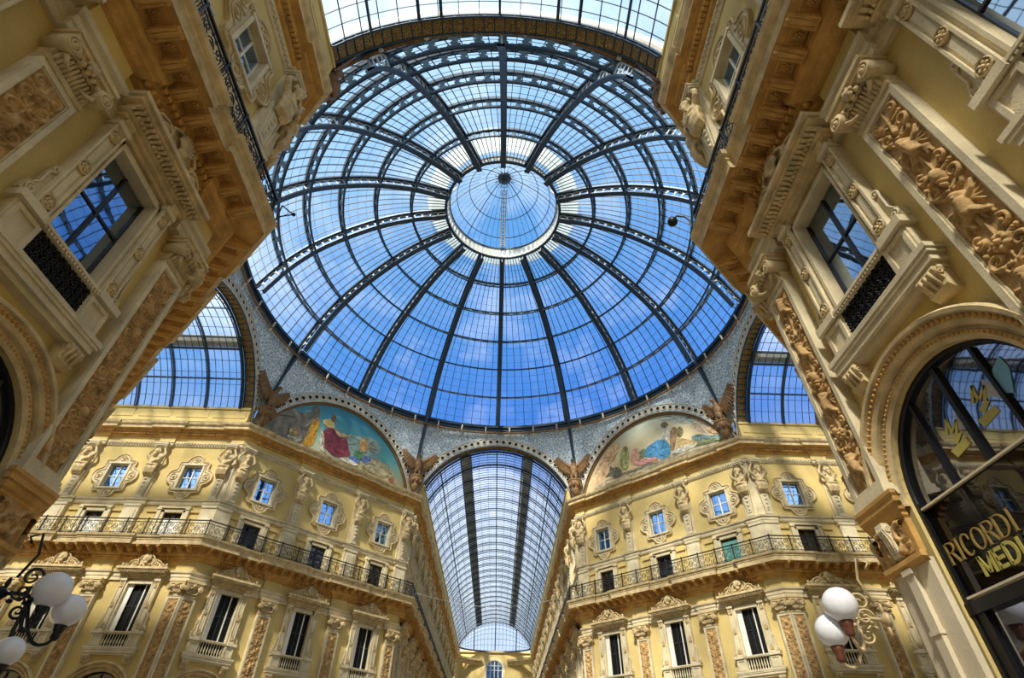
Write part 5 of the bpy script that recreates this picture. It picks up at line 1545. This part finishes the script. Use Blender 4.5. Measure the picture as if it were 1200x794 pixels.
m.build('glazing_bars', M['bars'], h)
YW = YE + 3.7
m = MB()
m.box(-7.3, -1.5, YW, YW + .3, 0, 23.6); m.box(1.5, 7.3, YW, YW + .3, 0, 23.6); m.box(-1.5, 1.5, YW, YW + .3, 0, 18.6)
for p, q in zip(arc(0, 20.6, 1.5, 0, PI, 20), arc(0, 20.6, 1.5, 0, PI, 20)[1:]):
    m.add([(p[0], YW, p[1]), (q[0], YW, q[1]), (q[0], YW, 23.6), (p[0], YW, 23.6)], [(0, 1, 2, 3)])
structure(m.build('wall_far_end', M['plaster']))
k = Kit('arched_end_window', 'arched window in the yellow end wall of the far arcade', 'window', Matrix.Translation((0, YW, 0)), 18.6)
m = MB()
rows = [[(r_ * cos(PI * i / 24), -o, 20.6 + r_ * sin(PI * i / 24)) for r_, o in ((1.45, -.2), (1.45, .1), (1.6, .16), (1.85, .16), (1.95, .05), (1.95, 0))] for i in range(25)]
m.sweep(rows)
for sx in (-1, 1): x0, x1 = sorted((sx * 1.45, sx * 1.9)); m.box(x0, x1, -.16, 0, 18.6, 20.6)
k.part('surround', m, M['stone'])
m = MB(); m.prism([(1.5, 18.6)] + arc(0, 20.6, 1.5, 0, PI, 20) + [(-1.5, 18.6)], .2, .15); k.part('pane', m, M['pane_attic'])
m = MB()
for x in (-1.4, -.7, 0, .7, 1.4): m.box(x - .05, x + .05, .05, .16, 18.6, 20.6 + math.sqrt(1.5 ** 2 - x * x))
for z in (19.3, 20.6, 21.3): m.box(-1.4, 1.4, .07, .15, z - .04, z + .04)
k.part('sash', m, M['white'])
m = MB(); mould(m, [Vector((-7.2, YW - 3)), Vector((-5.0, YW - 1.0)), Vector((-2.4, YW - .02))], [(0, 21.3), (.3, 21.5), (.3, 21.7), (.7, 21.9), (.8, 22.2), (0, 22.3)])
mould(m, [Vector((2.4, YW - .02)), Vector((5.0, YW - 1.0)), Vector((7.2, YW - 3))], [(0, 21.3), (.3, 21.5), (.3, 21.7), (.7, 21.9), (.8, 22.2), (0, 22.3)])
m.box(-7.3, 7.3, YW - .3, YW, 23.3, 23.6)
structure(m.build('trim_end', M['carved']))
# ------------------------------------------------------------------ lamps
def make_lamp(label, plate, nrm_, globes, mat):
    """wall bracket with opal globes: plate point, wall normal, globes [(centre, radius)]"""
    O = Vector(plate)
    r = thing('globe_wall_lamp', label, 'lamp', Matrix.Translation(O))
    n = Vector(nrm_).normalized(); L = lambda p: Vector(p) - O
    m = MB(); T = n.to_track_quat('Y', 'Z').to_matrix().to_4x4(); q = MB(); q.lathe([(.11, -.02), (.11, .03), (.08, .05), (.04, .1)], 14, axis='y'); q.sphere((0, -.03, .16), (.05, .03, .09), 8, 6); q.sphere((0, -.03, -.16), (.05, .03, .09), 8, 6)
    T2 = (-n).to_track_quat('Y', 'Z').to_matrix().to_4x4(); m.merge(q, T2); m.build('wall_plate', mat, r)
    hub = n * .42
    u = n.cross(Vector((0, 0, 1))).normalized()
    m = MB(); m.tube([n * .05, n * .22 + Vector((0, 0, .03)), hub], .03, 7)
    for c, R, sg in (((.3, .28), .17, 1), ((.36, -.22), .13, -1)):
        m.tube([n * a + Vector((0, 0, b)) for a, b in spiral_pts(c, R, -sg * PI / 2, 1.7, sg, 26)], [.026 - .0005 * i for i in range(27)], 6)
    for g in (-1, 1):
        m.tube([n * a + u * g * .16 + Vector((0, 0, b)) for a, b in spiral_pts((.34, .02), .13, PI, 1.4, g, 20)], .018, 6)
    m.tube([n * .1 + Vector((0, 0, .25)), n * .2 + Vector((0, 0, .62)), n * .1 + Vector((0, 0, .95)), n * -.05 + Vector((0, 0, .88)), n * 0.02 + Vector((0, 0, .78))], .022, 6)
    for a in range(5): m.sphere(tuple(n * (.2 + .07 * a) + u * (.05 * (-1) ** a) + Vector((0, 0, -.1 + .06 * (a % 3)))), (.05, .05, .035), 7, 5)
    m.build('scroll_bracket', mat, r)
    for c, R in globes:
        c = L(c); b = c - Vector((0, 0, R + .18)); m = MB()
        mid = (hub + b) / 2
        pts = []
        for i in range(13):
            t = i / 12; p = hub.lerp(b, t); p.z -= .30 * sin(PI * t) ** .8 + 0; pts.append(p)
        m.tube(pts + [b + Vector((0, 0, .1))], .026, 7); m.sphere(tuple(pts[6]), .045, 8, 6)
        m.build('arm', mat, r)
        m = MB(); m.lathe([(.04, -R - .2), (.07, -R - .16), (.06, -R - .1), (.08, -R - .06), (.10, -R + .02), (.07, -R + .05)], 14, tuple(c)); m.build('cup', M['copper'] if mat is not M['black'] else mat, r)  # cups of the backlit lamp take its shaded black too
        m = MB(); m.sphere(tuple(c), R, 32, 20); m.build('globe', M['globe'], r, None, 'opal glass globe')
    return r
make_lamp('silhouette-dark scrolled wall lamp with three opal globes on the near left pier', (-6.98, -17.75, 4.0), (.95, .3, 0), [((-6.4, -17.5, 4.14), .265), ((-6.25, -17.13, 3.94), .24), ((-6.3, -17.8, 3.22), .19)], M['black'])  # backlit shade of this lamp is put into its black colour
make_lamp('pale scrolled wall lamp with two opal globes on the near right pier', (6.9, -17.62, 3.98), (-.95, .3, 0), [((6.08, -17.86, 4.12), .25), ((5.98, -17.55, 3.82), .235)], M['rail'])

# small fittings on the balcony cornices
k = thing('cornice_floodlight', 'small black ball lamp on a hook at the right cornice corner', 'lamp', Matrix.Translation((5.95, -17.6, 14.2)))
m = MB(); m.tube([(0, .06, -.26), (0, .03, .1), (0, 0, .3), (-.1, .02, .52), (-.32, .04, .58), (-.48, .05, .45)], .03, 6); m.build('hook', M['black'], k)
m = MB(); m.sphere((-.5, .05, .3), .15, 14, 10); m.cyl((-.5, .05, .42), (-.5, .05, .5), .07, .05, 8); m.build('ball_head', M['black'], k)
k = thing('wire_bracket', 'small black wire bracket sticking out at the left cornice corner', 'bracket', Matrix.Translation((-5.9, -17.45, 14.3)))
m = MB(); m.tube([(-.08, 0, -.36), (-.1, 0, .56)], .022, 5); m.tube([(-.1, 0, .55), (.3, .05, .2)], .02, 5); m.tube([(-.05, 0, .0), (.3, .05, .2)], .02, 5); m.build('stays', M['black'], k)
m = MB(); m.sphere((.32, .05, .2), .06, 8, 6); m.build('tip', M['black'], k)
m = MB(); m.tube([(-6.1 + 12.2 * i / 24, 18.6, 14.6 - .9 * sin(PI * i / 24)) for i in range(25)], .014, 5)
tag(m.build('stay_cable', M['grey']), 'thin pale cable hung across the mouth of the far arcade', 'cable', None, 'thing')

# ------------------------------------------------------------------ camera
F = Vector((.007058139764, .746040713229, .665862926485)); R2 = Vector((.99955717067, -.024513000669, .016869361310)); U2 = Vector((-.028907528706, -.665448996545, .745883360708))
cd = bpy.data.cameras.new('camera'); cam = bpy.data.objects.new('camera', cd); COL.objects.link(cam)
cam.matrix_world = Matrix(((R2.x, U2.x, -F.x, .7752), (R2.y, U2.y, -F.y, -26.6892), (R2.z, U2.z, -F.z, 1.6), (0, 0, 0, 1)))
cd.sensor_width = 36; cd.sensor_fit = 'HORIZONTAL'; cd.lens = 622.3 / 1200 * 36; cd.clip_end = 500; cd.clip_start = .05
SC.camera = cam

# ------------------------------------------------------------------ sky and sun
SUN = Vector((-.22, -.68, .68)).normalized()
wd = bpy.data.worlds.new('sky'); SC.world = wd; wd.use_nodes = True
t = wd.node_tree; t.nodes.clear(); L = t.links.new
out = t.nodes.new('ShaderNodeOutputWorld'); bg = t.nodes.new('ShaderNodeBackground'); L(bg.outputs[0], out.inputs[0])
tc = t.nodes.new('ShaderNodeTexCoord')
dt = t.nodes.new('ShaderNodeVectorMath'); dt.operation = 'DOT_PRODUCT'; dt.inputs[1].default_value = SUN; L(tc.outputs['Generated'], dt.inputs[0])
rp = t.nodes.new('ShaderNodeValToRGB'); e = rp.color_ramp.elements
mr = t.nodes.new('ShaderNodeMapRange'); mr.inputs[1].default_value = -1; mr.inputs[2].default_value = 1; L(dt.outputs['Value'], mr.inputs[0]); L(mr.outputs[0], rp.inputs[0])
e[0].position = .36; e[0].color = (.028, .14, .52, 1); e[1].position = 1.; e[1].color = (.70, .72, .74, 1)
for p, c in ((.56, (.065, .24, .54)), (.70, (.22, .42, .61)), (.80, (.41, .55, .66)), (.92, (.43, .52, .65))):
    q = e.new(p); q.color = (*c, 1)
n = t.nodes.new('ShaderNodeTexNoise'); n.inputs['Scale'].default_value = 3.2; n.inputs['Detail'].default_value = 7; n.inputs['Roughness'].default_value = .6; L(tc.outputs['Generated'], n.inputs['Vector'])
cr = t.nodes.new('ShaderNodeMapRange'); cr.inputs[1].default_value = .52; cr.inputs[2].default_value = .75; cr.inputs[3].default_value = 0; cr.inputs[4].default_value = .55; L(n.outputs['Fac'], cr.inputs[0])
mx = t.nodes.new('ShaderNodeMixRGB'); mx.inputs[2].default_value = (.92, .95, 1, 1); L(cr.outputs[0], mx.inputs[0]); L(rp.outputs[0], mx.inputs[1])
sx_ = t.nodes.new('ShaderNodeSeparateXYZ'); L(tc.outputs['Generated'], sx_.inputs[0])
hz = t.nodes.new('ShaderNodeMapRange'); hz.inputs[1].default_value = .52; hz.inputs[2].default_value = .26; hz.inputs[3].default_value = 0; hz.inputs[4].default_value = .85; L(sx_.outputs[2], hz.inputs[0])
m2 = t.nodes.new('ShaderNodeMixRGB'); m2.inputs[2].default_value = (.58, .67, .75, 1); L(hz.outputs[0], m2.inputs[0]); L(mx.outputs[0], m2.inputs[1])
L(m2.outputs[0], bg.inputs[0]); bg.inputs[1].default_value = 1.35
sd = bpy.data.lights.new('sun', 'SUN'); so = bpy.data.objects.new('sun', sd); COL.objects.link(so)
sd.energy = 7.6; sd.color = (1., .92, .77); sd.angle = rad(5); so.rotation_euler = SUN.to_track_quat('Z', 'Y').to_euler(); so.location = (0, -20, 60)
SC.view_settings.view_transform = 'Standard'; SC.view_settings.look = 'None'; SC.view_settings.exposure = .3; SC.view_settings.gamma = 1
SC.view_settings.use_curve_mapping = False
SC.cycles.max_bounces = 8; SC.cycles.transparent_max_bounces = 16; SC.cycles.diffuse_bounces = 4; SC.cycles.glossy_bounces = 3
SC.cycles.caustics_reflective = False; SC.cycles.caustics_refractive = False
